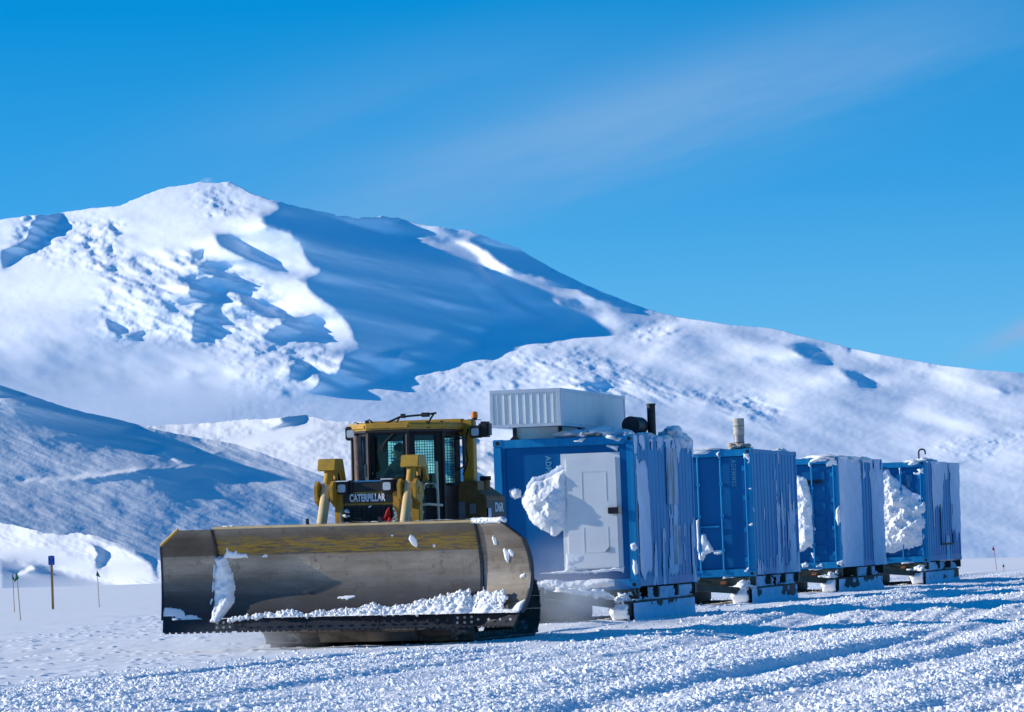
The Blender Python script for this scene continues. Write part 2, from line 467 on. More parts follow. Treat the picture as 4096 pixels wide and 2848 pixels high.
pink = wmath('MULTIPLY', wmath('MULTIPLY', gauss(az_, .118, .016), gauss(wmath('ADD', wmath('SUBTRACT', el_, wmath('MULTIPLY', az_, .42)), wmath('MULTIPLY', nz, .006)), -.0035, .0024)), .75)
skyc = wmix(pink, skyc, (2.3, 2.8, 4.6))
wl.new(skyc, bg.inputs['Color']); bg.inputs['Strength'].default_value = .15
# ------------------------------------------------------------------ far terrain
# Snow mountains as relief: the slope of the surface across the view is chosen from
# how the low sun from the left lights it, and integrated to a real surface in depth.
WS = 4096 / 2295.0
FW = FS / WS
def dct_poisson(gu, gv, wu, wv):
    """least squares field f with f_u ~ gu, f_v ~ gv (Neumann)"""
    nr, nc = gu.shape
    gu = gu.copy(); gv = gv.copy(); gu[:, -1] = 0; gv[-1, :] = 0
    div = wu * gu + wv * gv
    div[:, 1:] -= wu * gu[:, :-1]; div[1:, :] -= wv * gv[:-1, :]
    ext = np.block([[div, div[:, ::-1]], [div[::-1], div[::-1, ::-1]]])
    Fq = np.fft.rfft2(ext)
    ku = 2 * np.cos(2 * np.pi * np.arange(Fq.shape[1]) / (2 * nc)) - 2
    kv = 2 * np.cos(2 * np.pi * np.arange(2 * nr) / (2 * nr)) - 2
    den = wu * ku[None, :] + wv * kv[:, None]; den[0, 0] = 1
    Fq /= den; Fq[0, 0] = 0
    return np.fft.irfft2(Fq, s=ext.shape)[:nr, :nc]
def blur(a, s):
    if s <= 0: return a
    r = int(3 * s) + 1; k = np.exp(-.5 * (np.arange(-r, r + 1) / s) ** 2); k /= k.sum()
    a = np.apply_along_axis(lambda m: np.convolve(np.pad(m, r, 'edge'), k, 'valid'), 1, a)
    return np.apply_along_axis(lambda m: np.convolve(np.pad(m, r, 'edge'), k, 'valid'), 0, a)

def relief(name, mat, u, v, p, q, Ymin, top, bot, nrow, wv=.12, extra=None, fall=1800., label=None, cat=None):
    """u,v: grid in photo units (2295 wide); p: depth slope across, q: depth slope upward; top/bot: skyline and foot"""
    st_u, st_v = u[1] - u[0], v[1] - v[0]
    # above the skyline there is no slope: carry the crest's values upward
    ti = np.clip(np.round((top + 7 - v[0]) / st_v).astype(int), 0, len(v) - 1)
    above = np.arange(len(v))[:, None] < ti[None, :]
    p = np.where(above, p[ti, np.arange(len(u))][None, :], p)
    # brightness wanted on the slope -> slope across, refined against the slope upward that results
    sE, cE, yE = math.sin(EL), math.cos(EL), -LDIR.y
    B = (-cE * p + sE * q - yE) / np.sqrt(1 + p * p + q * q)
    gp = p.copy()
    for it in range(7):
        ph = dct_poisson(gp * st_u / FW, -q * st_v / FW, 1.0, wv)
        qq = np.clip(-np.gradient(ph, axis=0) * FW / st_v, .8, 9)
        k = sE * qq - yE; pn = gp.copy()
        for _ in range(12): pn = .5 * pn + .5 * (k - B * np.sqrt(pn * pn + 1 + qq * qq)) / cE
        gp = .4 * gp + .6 * np.clip(pn, -6, 6)
    if extra is not None: ph = ph + extra
    t = np.linspace(0, 1, nrow)
    vv = top[None, :] + (bot - top)[None, :] * t[:, None]
    fi = np.clip((vv - v[0]) / st_v, 0, len(v) - 1.001); i0 = fi.astype(int); w = fi - i0
    cidx = np.arange(len(u))[None, :].repeat(nrow, 0)
    P = ph[i0, cidx] * (1 - w) + ph[i0 + 1, cidx] * w
    P -= P.min(); Y = Ymin * np.exp(P)
    # the massif runs on past the frame and falls away to the plain on both sides
    ua = np.broadcast_to(u, vv.shape)
    for side in (-1, 1):
        e = 0 if side < 0 else -1
        reach = fall if np.isscalar(fall) else fall[0 if side < 0 else 1]
        dd = reach * np.array([.01, .03, .06, .1, .16, .24, .34, .46, .6, .76, .9, 1.0])
        h0 = bot[e] - top[e]; ht = h0 * (1 - sstep(0, 1, dd / reach)) + .5
        ve = (bot[e] - ht)[None, :] + ht[None, :] * t[:, None]; ue = np.broadcast_to(u[e] + side * dd, ve.shape)
        Ye = Y[:, e][:, None] * (1 + .05 * (dd / reach)[None, :])
        if side < 0: vv = np.concatenate([ve[:, ::-1], vv], 1); ua = np.concatenate([ue[:, ::-1], ua], 1); Y = np.concatenate([Ye[:, ::-1], Y], 1)
        else: vv = np.concatenate([vv, ve], 1); ua = np.concatenate([ua, ue], 1); Y = np.concatenate([Y, Ye], 1)
    a, b = ray(ua * WS, vv * WS)
    X = a * Y; Z = EYE + b * Y
    # the back of the ridge, falling away behind the skyline
    rows = []
    for k, (dy, dz) in enumerate(((.10, -.05), (.04, -.012), (.012, -.002))):
        rows.append(np.stack([X[0] * (1 + dy), Y[0] * (1 + dy), Z[0] + Ymin * dz], -1))
    G = np.concatenate([np.array(rows), np.stack([X, Y, Z], -1)], 0)
    F = grid_faces(G.shape[0], G.shape[1])
    o = mesh_from(name, G.reshape(-1, 3), F[:, ::-1], mat)
    return tag(o, label, cat, kind='structure'), Y

def mk_p(n_lit, polys, U, V, conv, warp):
    p = n_lit.copy()
    wu = U + fbm(U / 40, V / 22, 4, 3) * warp + fbm(U / 11, V / 5, 3, 4) * warp * .9; wv_ = V + fbm(U / 40, V / 22, 4, 8) * warp * .7 + fbm(U / 11, V / 5, 3, 9) * warp * .5
    for pts, val, soft in polys:
        pts = [conv(*q) for q in pts]
        xs = [q[0] for q in pts]; ys = [q[1] for q in pts]; m = soft * 2 + warp * 1.5
        sel = np.where((U[0] > min(xs) - m) & (U[0] < max(xs) + m))[0]; sr = np.where((V[:, 0] > min(ys) - m) & (V[:, 0] < max(ys) + m))[0]
        if not len(sel) or not len(sr): continue
        sl = np.s_[sr[0]:sr[-1] + 1, sel[0]:sel[-1] + 1]
        d = poly_sd(wu[sl], wv_[sl], pts)
        a = sstep(-soft, soft, d)
        p[sl] = p[sl] * (1 - a) + val * a
    return p
cA = lambda x, y: (x * .5, 364.2 + .5 * y)
cB = lambda x, y: (1147.5 + .5 * x, 532.3 + .5 * y)
cAB = lambda x, y: cA(x, y)
toA = lambda x, y: (x + 2295, y + 336.2)      # crop B coordinates in crop A coordinates

u = np.arange(-80, 2380, 2.5); v = np.arange(380, 1330, 2.5); U, V = np.meshgrid(u, v)
sky_pts = [(-80, 500), (0, 493), (40, 487), (90, 481), (130, 479), (180, 470), (225, 465), (270, 462), (300, 448), (340, 431), (380, 419), (415, 414), (450, 408), (480, 410), (515, 408),
           (540, 420), (565, 434), (600, 446), (640, 456), (700, 470), (760, 483), (800, 489), (855, 485), (885, 487), (920, 497), (960, 505), (1000, 511), (1050, 517), (1080, 527),
           (1120, 544), (1160, 556), (1200, 580), (1250, 608), (1300, 632), (1345, 652), (1400, 674), (1450, 692), (1490, 704), (1525, 711), (1600, 722), (1650, 730), (1720, 735),
           (1755, 741), (1790, 752), (1850, 765), (1900, 779), (1960, 792), (2050, 808), (2110, 819), (2200, 829), (2295, 836), (2380, 845)]
top = np.interp(u, *zip(*sky_pts))
top = top + fbm(u / 14, u * 0, 4, 5) * np.interp(u, [0, 270, 600, 700, 1000, 1150, 1500, 2300], [3, 2.5, 1.2, 3, 3, 1.5, .8, .6])
bot = np.full(len(u), 1325.0)

lit = np.full(U.shape, -.68)
# broad swells of the snow
lit += .70 * fbm(U / 160, V / 55, 3, 21) + .45 * fbm((U + V) / 60, (V - .4 * U) / 18, 4, 23)
lit += np.clip((V - 700) / 150, 0, 1) * np.clip((520 - U) / 250, 0, 1) * .98 * np.clip((1330 - V) / 200, .7, 1)   # smooth dim apron on the left
right = sstep(1150, 1500, U) * sstep(690, 780, V)
apron = sstep(835, 900, V) * (1 - sstep(950, 1120, U)); lit = lit * (1 - apron) + apron * (.12 + .25 * fbm(U / 200, V / 30, 3, 25))
sw = fbm((U + (V - 700) * 1.6) / 230, (V - .30 * U) / 26, 4, 44)
lit = lit * (1 - right) + right * (-.12 + .95 * (1 - .5 * sstep(1020, 1100, V)) * sw - .5 * sstep(.2, .6, fbm(U / 190, V / 60, 2, 61)))
lit += sstep(1050, 1120, V) * right * .25
bshade = [(x, y) for x, y in [(1020, 84), (1100, 121), (1160, 140), (1240, 163), (1340, 182), (1480, 220), (1480, 238), (1560, 268), (1700, 310), (1840, 348), (1965, 345), (2080, 350),
          (2200, 352), (2296, 360)]]
bshade += [toA(*q) for q in [(0, 28), (90, 85), (200, 160), (330, 225), (480, 285), (640, 335), (745, 352), (560, 330), (420, 296), (330, 256), (290, 226), (200, 206), (110, 176), (60, 162), (0, 152),
          (0, 192), (70, 242), (130, 272), (185, 294), (222, 330), (245, 372), (238, 420), (170, 415), (105, 418), (162, 492), (130, 486), (60, 474), (0, 464)]]
bshade += [(2200, 775), (2080, 760), (1990, 778), (1940, 790), (1915, 822), (1840, 820), (1700, 848), (1650, 880), (1630, 830), (1590, 780), (1560, 720), (1535, 680), (1470, 640), (1400, 600), (1345, 530), (1460, 522),
           (1420, 480), (1370, 440), (1350, 370), (1300, 312), (1190, 300), (1160, 232), (1275, 226), (1240, 190), (1150, 150), (1080, 115)]
# the slope's own cast shadow lengthens the shaded flank to the right: keep the turning slope short of it
strip = [toA(*q) for q in [(0, 28), (90, 85), (200, 160), (330, 225), (480, 285), (640, 335), (745, 352), (560, 330), (420, 296), (330, 256), (290, 226), (200, 206), (110, 176), (60, 162), (0, 152)]] + [(2200, 420), (2100, 350)]
bshade = [q for k, q in enumerate(bshade) if not (q[0] >= 2294 and q[1] < 336.2 + 360 and k > 13 and q[1] < 336.2 + 150)]
bshade = [(x if x < 1900 else 1900 + (x - 1900) * .48, y) for x, y in bshade if not (x > 2300 and y < 336.2 + 150)]
S = 1.85
polys = [
    ([(0, 300), (420, 260), (700, 420), (600, 560), (200, 660), (0, 640)], -.95, 60),
    ([(560, 190), (830, 100), (1010, 110), (1150, 200), (900, 260), (640, 240)], -.6, 25),
    ([(1240, 590), (1340, 600), (1330, 650), (1240, 650)], -1.3, 12),
    ([(1400, 620), (1540, 680), (1600, 800), (1640, 880), (1540, 830), (1440, 740)], -1.0, 16),
    (strip, 1.5, 6), (bshade, S, 8),
    ([(950, 322), (1040, 330), (1100, 370), (1140, 420), (1200, 440), (1290, 488), (1220, 475), (1140, 445), (1060, 415), (985, 375)], S, 5),
    ([(845, 392), (915, 390), (890, 432), (860, 420)], 1.4, 3), ([(885, 460), (990, 455), (960, 480), (895, 495)], 1.4, 3),
    ([(950, 517), (1055, 505), (1040, 525)], 1.4, 3), ([(855, 545), (960, 555), (975, 600), (855, 612)], 1.4, 4),
    ([(870, 665), (970, 620), (965, 650), (910, 690), (880, 800), (862, 800)], 1.5, 4), ([(880, 738), (932, 738), (920, 782), (868, 812)], 1.6, 4),
    ([(470, 700), (500, 715), (560, 762), (540, 775), (485, 745)], 1.4, 6), ([(560, 765), (635, 757), (632, 782), (585, 782)], 1.4, 5),
    ([(1290, 705), (1410, 690), (1405, 760), (1310, 772), (1170, 782), (1230, 740)], 1.4, 5),
    ([(1060, 590), (1130, 610), (1250, 682), (1190, 684), (1085, 640)], 1.3, 4),
    ([(1310, 905), (1385, 900), (1350, 972), (1295, 965)], 1.5, 4), ([(1430, 945), (1560, 998), (1555, 1022), (1415, 1022)], 1.5, 5),
    ([(1540, 868), (1690, 888), (1745, 962), (1680, 986), (1530, 968), (1505, 950)], 1.7, 4),
    ([(1755, 918), (1805, 848), (1895, 885), (1870, 902)], 1.5, 4), ([(840, 935), (990, 950), (860, 955)], .7, 8), ([(1060, 955), (1100, 950), (1090, 965)], .8, 4),
    ([(1255, 1020), (1300, 1025), (1300, 1048), (1250, 1045)], .8, 5),
    ([(160, 240), (195, 226), (285, 236), (255, 275), (205, 310), (130, 392), (95, 392), (125, 300)], 1.5, 4), ([(0, 392), (60, 368), (110, 350), (80, 425), (0, 475)], 1.4, 4),
    ([(480, 258), (530, 266), (500, 280)], 1.2, 3), ([(440, 330), (470, 325), (465, 345)], 1.3, 3), ([(380, 405), (420, 395), (415, 420)], 1.2, 3), ([(470, 380), (505, 375), (490, 395)], 1.3, 3),
    ([(440, 450), (520, 460), (525, 490), (470, 492)], .9, 5), ([(1650, 175), (1720, 240), (1800, 258), (1790, 272), (1720, 262)], 1.3, 3), ([(480, 425), (610, 432), (560, 447)], .5, 6),
    ([(1500, 235), (1560, 225), (1640, 242), (1700, 255), (1690, 285), (1580, 258)], .4, 5), ([(1790, 262), (1850, 280), (1970, 342), (1900, 330), (1800, 290)], .3, 5),
    ([(1930, 278), (2010, 290), (2090, 335), (2060, 335), (1980, 312)], .3, 4), ([(2040, 348), (2090, 350), (2085, 366), (2045, 362)], -.8, 3),
    ([(1960, 628), (2010, 625), (2020, 645), (1975, 650)], -.3, 3), ([(1955, 592), (2000, 588), (1990, 598)], 0, 3), ([(1885, 640), (1915, 638), (1905, 650)], 0, 2), ([(1720, 545), (1750, 542), (1740, 558)], .2, 3),
]
polys = [([q for q in pts], val * 1.3 + .5 if val > .85 and val < 1.8 else val, s_) for pts, val, s_ in polys]
pB = [
    ([(0, 156), (60, 166), (110, 180), (200, 210), (290, 230), (330, 262), (420, 302), (560, 336), (745, 358), (740, 420), (560, 400), (400, 400), (300, 420), (245, 372), (222, 330), (185, 294), (130, 272), (70, 242), (0, 192)], .35, 12),
    ([(190, 270), (300, 275), (335, 312), (215, 302)], 1.3, 4), ([(1215, 478), (1320, 488), (1455, 550), (1400, 557), (1310, 540)], 1.5, 6),
    ([(1470, 585), (1640, 660), (1570, 667), (1505, 640)], 1.5, 5), ([(1475, 478), (1560, 495), (1500, 516)], 1.2, 5), ([(1810, 540), (1925, 577), (1880, 582)], 1.3, 4),
    ([(1190, 405), (1300, 448), (1225, 432)], 1.2, 4), ([(2150, 665), (2330, 690), (2200, 694)], 1.2, 5), ([(270, 660), (435, 650), (410, 692), (320, 682)], 1.2, 6),
    ([(520, 420), (640, 395), (745, 385), (700, 455), (540, 455)], -2.2, 12), ([(105, 420), (240, 425), (420, 330), (520, 400), (420, 470), (200, 490)], -1.5, 18),
    ([(740, 362), (1000, 385), (960, 440), (800, 420), (740, 400)], -.9, 14), ([(590, 520), (560, 600), (620, 560), (760, 420), (700, 440)], -1.2, 14),
    ([(1880, 875), (2050, 880), (1960, 960), (1850, 1000)], -1.0, 20), ([(2080, 770), (2190, 776), (2130, 783)], .8, 4), ([(1985, 1010), (2040, 1005), (2000, 1018)], 1.0, 2),
    ([(1070, 540), (1170, 545), (1100, 560)], .9, 6), ([(950, 420), (1080, 430), (1200, 470), (1100, 460)], .8, 12), ([(1060, 800), (1250, 790), (1180, 840)], .5, 25), ([(1300, 740), (1400, 735), (1350, 750)], .4, 10),
    ([(1650, 545), (1850, 560), (1750, 580)], .7, 14), ([(1780, 605), (1900, 612), (1830, 626)], .7, 6),
]
polys += [([toA(*q) for q in pts], val * 1.05 + .1 if val > .85 else val * .75, s_) for pts, val, s_ in pB]
p = mk_p(lit, polys, U, V, cA, 7)
p = blur(p, .8)
# crevassed, rocky and wind-carved details
rough = np.zeros(U.shape)
for pts, amp in (([(60, 220), (300, 230), (560, 260), (540, 520), (330, 480), (60, 420)], 1.5), ([(430, 440), (900, 380), (1290, 600), (1560, 960), (1200, 1040), (860, 820), (430, 820)], .7),
                 ([(820, 90), (1010, 90), (1180, 230), (900, 290)], 1.1), ([(1680, 850), (1900, 840), (2100, 760), (2500, 760), (3050, 990), (2600, 1060), (1700, 1040)], .75), ([(3040, 1000), (3400, 1010), (3500, 1130), (3300, 1140)], .8),
                 ([(2820, 730), (3040, 710), (3000, 800), (2830, 800)], 1.2), ([(4180, 1250), (4592, 1200), (4592, 1290), (4380, 1330), (4180, 1330)], .8)):
    rough = np.maximum(rough, amp * sstep(-20, 25, poly_sd(U, V, [cA(*q) for q in pts])))
dirn = fbm((U + .5 * V) / 22, (V - .30 * U) / 5.5, 6, 90, .6); dirn2 = fbm((U - .8 * V) / 16, (V + .5 * U) / 6, 5, 93, .6)
p += rough * (3.2 * np.clip(dirn - .12, 0, 1) * 1.6 - 1.1 * np.clip(-dirn2 - .1, 0, 1) + .55 * dirn2)
p += .32 * fbm(U / 9, V / 4, 4, 71) * (1 - sstep(720, 800, V) * (U < 500))
fm = sstep(-10, 30, poly_sd(U, V, [cA(*q) for q in [(420, 470), (480, 380), (860, 370), (1000, 440), (1180, 520), (1320, 620), (1480, 760), (1560, 960), (1400, 1010), (1150, 900), (800, 820), (440, 760)]]))
fm = np.maximum(fm, .9 * sstep(-10, 20, poly_sd(U, V, [cA(*q) for q in [(360, 240), (560, 260), (540, 520), (380, 480)]])))
fm = np.maximum(fm, .7 * sstep(-10, 30, poly_sd(U, V, [cB(*q) for q in [(30, 540), (300, 480), (560, 600), (1000, 700), (1280, 760), (1180, 880), (820, 760), (500, 760), (60, 650)]])))
fl = fbm((U + .3 * V) / 34, (V - .38 * U) / 7, 6, 111, .62)
p += fm * (1.6 * sstep(.14, .30, fl) - .9 * sstep(.10, .28, -fl))
q = np.full(U.shape, 3.2)
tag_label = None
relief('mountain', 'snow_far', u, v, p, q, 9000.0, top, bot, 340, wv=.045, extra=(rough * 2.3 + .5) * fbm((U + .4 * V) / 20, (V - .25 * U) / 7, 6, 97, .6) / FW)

# ---- low glacier ridge behind the cab
cC = lambda x, y: (x * .351, 840.5 + .351 * y)
u = np.arange(280, 1300, 1.6); v = np.arange(900, 1330, 1.6); U, V = np.meshgrid(u, v)
rp = [(280, 975), (318, 957), (380, 951), (456, 949), (541, 941), (600, 938), (640, 933), (660, 932), (685, 931), (702, 934), (728, 941), (760, 945), (800, 943), (860, 950), (950, 955), (1040, 978), (1075, 985), (1110, 992), (1200, 1020), (1300, 1060)]
top = np.interp(u, *zip(*rp)) + fbm(u / 12, u * 0, 4, 15) * 2.5
p = -.45 + .6 * fbm(U / 60, V / 18, 3, 12) + .9 * fbm(U / 8, V / 5, 4, 13)
p += 1.9 * sstep(.15, .5, fbm((U + V) / 60, (V - .5 * U) / 14, 3, 18)) * sstep(760, 900, U)
p = mk_p(p, [([(625, 940), (655, 930), (690, 935), (680, 950), (640, 955)], 1.8, 4), ([(590, 968), (640, 945), (650, 952), (600, 975)], 1.2, 3), ([(640, 955), (700, 950), (728, 960), (640, 985), (560, 1000), (500, 990)], -1.3, 8)], U, V, lambda x, y: (x, y), 4)
relief('glacier_ridge', 'snow_hill', u, v, p, np.full(U.shape, 3.0), 2100.0, top, np.full(len(u), 1320.), 200, wv=.05, fall=(350., 500.))

# ---- long snow hill on the left
u = np.arange(-80, 1260, 1.5); v = np.arange(830, 1400, 1.5); U, V = np.meshgrid(u, v)
hp = [(-80, 838), (0, 863), (35, 874), (70, 887), (140, 910), (190, 924), (250, 936), (323, 955), (350, 962), (386, 970), (440, 980), (526, 995), (597, 1019), (660, 1043), (728, 1068), (800, 1095), (900, 1130), (1000, 1165), (1100, 1195), (1260, 1240)]
top = np.interp(u, *zip(*hp)) + fbm(u / 9, u * 0, 3, 25) * .9
sast = fbm((U + .4 * V) / 40, (V - .30 * U) / 3.4, 6, 33, .6)
p = .28 + .4 * fbm((U + V) / 140, (V - .3 * U) / 40, 3, 31) + 1.15 * sast + .55 * fbm((U + V) / 55, (V - .25 * U) / 9, 4, 37) + .3 * fbm(U / 5, V / 3, 2, 35)
p += .35 * sstep(1090, 1180, V)
p = mk_p(p, [
    ([(-100, 40), (0, 62), (200, 130), (400, 196), (540, 238), (700, 268), (925, 332), (840, 336), (700, 312), (560, 288), (300, 226), (0, 160), (-100, 150)], 1.9, 6),
    ([(0, 110), (170, 135), (60, 150), (-60, 150)], -1.0, 4),
    ([(-60, 250), (200, 240), (500, 300), (640, 330), (400, 380), (100, 330), (-60, 300)], .2, 20),
    ([(350, 392), (520, 378), (800, 400), (1010, 440), (860, 425), (640, 404), (440, 402)], 1.8, 4), ([(880, 378), (1000, 390), (1250, 470), (1150, 462), (1040, 430)], 1.7, 5),
    ([(860, 385), (1050, 438), (1000, 440), (870, 392)], -1.6, 3), ([(910, 475), (1020, 470), (1060, 500), (930, 500)], -1.4, 4), ([(1060, 490), (1300, 510), (1560, 560), (1400, 565), (1180, 545)], 1.2, 8),
    ([(1060, 510), (1190, 565), (1140, 565), (1050, 520)], -1.4, 3), ([(1250, 480), (1390, 490), (1340, 505), (1260, 495)], -1.4, 4),
    ([(140, 665), (420, 645), (720, 615), (1000, 585), (1290, 570), (1300, 582), (960, 606), (720, 640), (420, 668), (150, 682)], -1.7, 4),
    ([(350, 682), (640, 652), (930, 602), (1180, 588), (1310, 580), (1440, 610), (1550, 662), (1300, 652), (1120, 688), (960, 655), (800, 665), (600, 694), (380, 692)], 1.9, 4),
    ([(0, 690), (120, 700), (350, 690), (330, 706), (60, 712)], 1.2, 5), ([(480, 560), (700, 552), (1160, 572), (900, 580)], 1.0, 5),
    ([(80, 845), (210, 858), (100, 862)], 1.2, 3), ([(380, 790), (480, 800), (440, 812)], .9, 4), ([(730, 965), (870, 980), (760, 980)], 1.1, 3), ([(950, 912), (1090, 922), (980, 928)], 1.0, 4), ([(850, 930), (980, 940), (880, 952)], .8, 4),
    ([(1380, 910), (1560, 930), (1450, 945)], .8, 8), ([(1560, 890), (1770, 900), (1680, 950)], .8, 8), ([(1450, 770), (1620, 780), (1540, 795)], .9, 6)], U, V, cC, 3.0)
relief('snow_hill', 'snow_hill', u, v, p, np.full(U.shape, 3.0), 800.0, top, np.full(len(u), 1395.), 360, wv=.08, extra=1.0 * fbm((U + .4 * V) / 24, (V - .3 * U) / 4, 5, 99) / FW, fall=(1800., 200.))

# ---- pressure-ridge mound at the foot of the hill
u = np.arange(-60, 640, 1.2); v = np.arange(1150, 1400, 1.2); U, V = np.meshgrid(u, v)
mp = [(-60, 1168), (0, 1172), (25, 1174), (45, 1179), (78, 1187), (100, 1194), (140, 1199), (176, 1195), (225, 1203), (246, 1212), (280, 1222), (316, 1237), (351, 1250), (372, 1268), (420, 1290), (520, 1318), (640, 1340)]
top = np.interp(u, *zip(*mp)) + fbm(u / 10, u * 0, 4, 45) * 3.2
p = -.75 + .7 * fbm(U / 40, V / 16, 3, 41) + .8 * fbm((U + .4 * V) / 10, (V - .3 * U) / 4, 4, 43)
p = mk_p(p, [
    ([(610, 1035), (700, 1050), (800, 1090), (1000, 1170), (1010, 1300), (960, 1210), (840, 1130), (720, 1085)], 1.2, 8), ([(585, 1085), (660, 1110), (690, 1160), (640, 1235), (605, 1240), (620, 1150)], 1.8, 4),
    ([(190, 990), (330, 1000), (420, 1025), (300, 1020)], 1.2, 4), ([(0, 1175), (110, 1195), (330, 1228), (480, 1280), (820, 1355), (500, 1390), (0, 1400)], .75, 10), ([(80, 1265), (180, 1215), (330, 1240), (260, 1265), (200, 1240)], 1.6, 5),
    ([(100, 1260), (200, 1222), (220, 1240), (120, 1275)], -1.5, 4), ([(0, 1100), (330, 1105), (520, 1180), (700, 1270), (480, 1250), (200, 1190), (0, 1170)], -.7, 12), ([(700, 1150), (900, 1180), (960, 1300), (760, 1330), (680, 1240)], -.9, 12)], U, V, cC, 4.0)
relief('snow_mound', 'snow_hill', u, v, p, np.full(U.shape, 2.6), 420.0, top, np.full(len(u), 1398.), 170, wv=.06, fall=(900., 200.))

# ------------------------------------------------------------------ near ground
PHI = R(11.8)
def crest_y(X): return np.clip(240 - 1.25 * X, 190, 290)
def ground_base(X, Y):
    z = .13 * sstep(75.5, 80.0, Y)
    z = z + .05 * fbm(X / 14, Y / 20, 2, 7) * sstep(95, 130, Y)
    d = np.maximum(Y - crest_y(X), 0)
    z = z - .010 * d * sstep(0, 60, d) - .022 * np.maximum(d - 120, 0)
    return np.maximum(z, -150.)
def churn(X, Y):
    s = X * math.cos(PHI) - Y * math.sin(PHI); t = X * math.sin(PHI) + Y * math.cos(PHI)
    s = s + .25 * vnoise(t / 9, s * .1, 3)
    r = vnoise(s * 1.15, t * .035, 61); r2 = vnoise(s * 2.6, t * .06, 67)
    ridge = .62 * r + .38 * r2
    mask = sstep(-18.4, -16.2, s) * (1 - .85 * sstep(120, 175, Y))
    return s, t, ridge, mask
def train_lane(X, Y):
    # the lane under the sleds, pressed flat
    c = np.interp(Y, [60, 80.95, 96.9, 111.6, 122.6, 135], [-3.4, .916, 3.72, 6.5, 9.5, 12.5])
    return sstep(3.4, 2.0, np.abs(X - c)) * sstep(64, 70, Y) * (1 - sstep(126, 134, Y))
def ground_z(X, Y):
    X, Y = np.broadcast_arrays(np.asarray(X, float), np.asarray(Y, float))
    z = ground_base(X, Y)
    near = sstep(260, 180, Y)
    s, t, ridge, mask = churn(X, Y)
    ln = train_lane(X, Y); mask = mask * (1 - .8 * ln)
    z = z + near * mask * (.085 * ridge + .022 * vnoise(s * 5.5, t * .05, 77) + .03 * fbm(s * 2.2, t * .8, 3, 9))
    # lumps, thicker on the berms
    amp = mask * (.6 + .8 * sstep(-.25, .3, ridge))
    w1, i1 = worley(X / .11 + .5 * vnoise(X * 7, Y * 7, 2), Y / .13 + .4 * vnoise(X * 6, Y * 8, 4), 3)
    w2, i2 = worley(X / .055, Y / .07, 8)
    z = z + near * amp * (.020 * np.clip(1 - (w1 / .62) ** 2, 0, 1) ** .7 * (i1 > .4) * i1 ** 2 + .010 * np.sqrt(np.clip(1 - (w2 / .6) ** 2, 0, 1)) * i2)
    z = z + near * (.012 * fbm(X * 2.0, Y * .9, 4, 19) + .014 * (1 - mask) * fbm(s * 1.4, t * .25, 5, 29, .6))
    # scattered crusts on the smooth plain
    w3, i3 = worley(X / .3 + .6 * vnoise(X * 2, Y * 2, 12), Y / .5 + .6 * vnoise(X * 2, Y * 1.5, 14), 28)
    z = z + near * (1 - mask) * (1 - ln) * .022 * np.clip(1 - (w3 / .30) ** 2, 0, 1) * (i3 > .72)
    return z
def axis_pts(segs, lo, hi):
    out = []
    for a, b, d in segs: out += list(np.arange(a, b, d))
    a0, b0 = segs[0][0], segs[-1][1]
    L = []; d = segs[0][2] * 4; x = a0
    while x > lo: x -= d; d *= 1.16; L.append(x)
    Rr = []; d = segs[-1][2] * 4; x = b0
    while x < hi: Rr.append(x); x += d; d *= 1.16
    return np.array(L[::-1] + out + Rr)
gx = axis_pts([(-9.0, 13.0, .023)], -14000, 14000)
gy = axis_pts([(35, 58, .042), (58, 92, .075), (92, 140, .16), (140, 270, .6)], -300, 40000)
GX, GY = np.meshgrid(gx, gy)
GZ = ground_z(GX, GY)
o = mesh_from('ground', np.stack([GX, GY, GZ], -1).reshape(-1, 3), grid_faces(len(gy), len(gx)), 'snow_ground'); tag(o, kind='structure')

# loose chunks of broken snow
def make_chunks(n):
    phi = (1 + 5 ** .5) / 2
    iv = np.array([(-1, phi, 0), (1, phi, 0), (-1, -phi, 0), (1, -phi, 0), (0, -1, phi), (0, 1, phi), (0, -1, -phi), (0, 1, -phi), (phi, 0, -1), (phi, 0, 1), (-phi, 0, -1), (-phi, 0, 1)]) / 1.9
    ifc = np.array([(0, 11, 5), (0, 5, 1), (0, 1, 7), (0, 7, 10), (0, 10, 11), (1, 5, 9), (5, 11, 4), (11, 10, 2), (10, 7, 6), (7, 1, 8), (3, 9, 4), (3, 4, 2), (3, 2, 6), (3, 6, 8), (3, 8, 9), (4, 9, 5), (2, 4, 11), (6, 2, 10), (8, 6, 7), (9, 8, 1)])
    Y = 36 + 100 * rng.random(n * 3) ** 1.5; X = (rng.random(n * 3) * 2 - 1) * (.118 * Y + .8)
    s, t, ridge, mask = churn(X, Y)
    keep = rng.random(n * 3) < mask * (1 - .85 * train_lane(X, Y)) * (.30 + .70 * sstep(-.25, .3, ridge))
    X, Y = X[keep][:n], Y[keep][:n]; n = len(X)
    r = np.clip(np.exp(rng.normal(-4.5, .5, n)), .004, .042)
    Z = ground_z(X, Y) + r * .15
    sc = (.65 + .7 * rng.random((n, 12, 1))) * (.75 + .5 * rng.random((n, 1, 3)))
    ang = rng.random(n) * 6.28; c, s_ = np.cos(ang), np.sin(ang)
    P = iv[None] * sc * r[:, None, None]
    P = np.stack([P[..., 0] * c[:, None] - P[..., 1] * s_[:, None], P[..., 0] * s_[:, None] + P[..., 1] * c[:, None], P[..., 2] * .85], -1)
    P += np.stack([X, Y, Z], -1)[:, None]
    F = (ifc[None] + 12 * np.arange(n)[:, None, None]).reshape(-1, 3)
    o = mesh_from('snow_chunks', P.reshape(-1, 3), F, 'snow_ground', smooth=False)
    tag(o, 'loose white chunks of churned snow strewn over the groomed track', 'snow', kind='stuff')
make_chunks(130000)
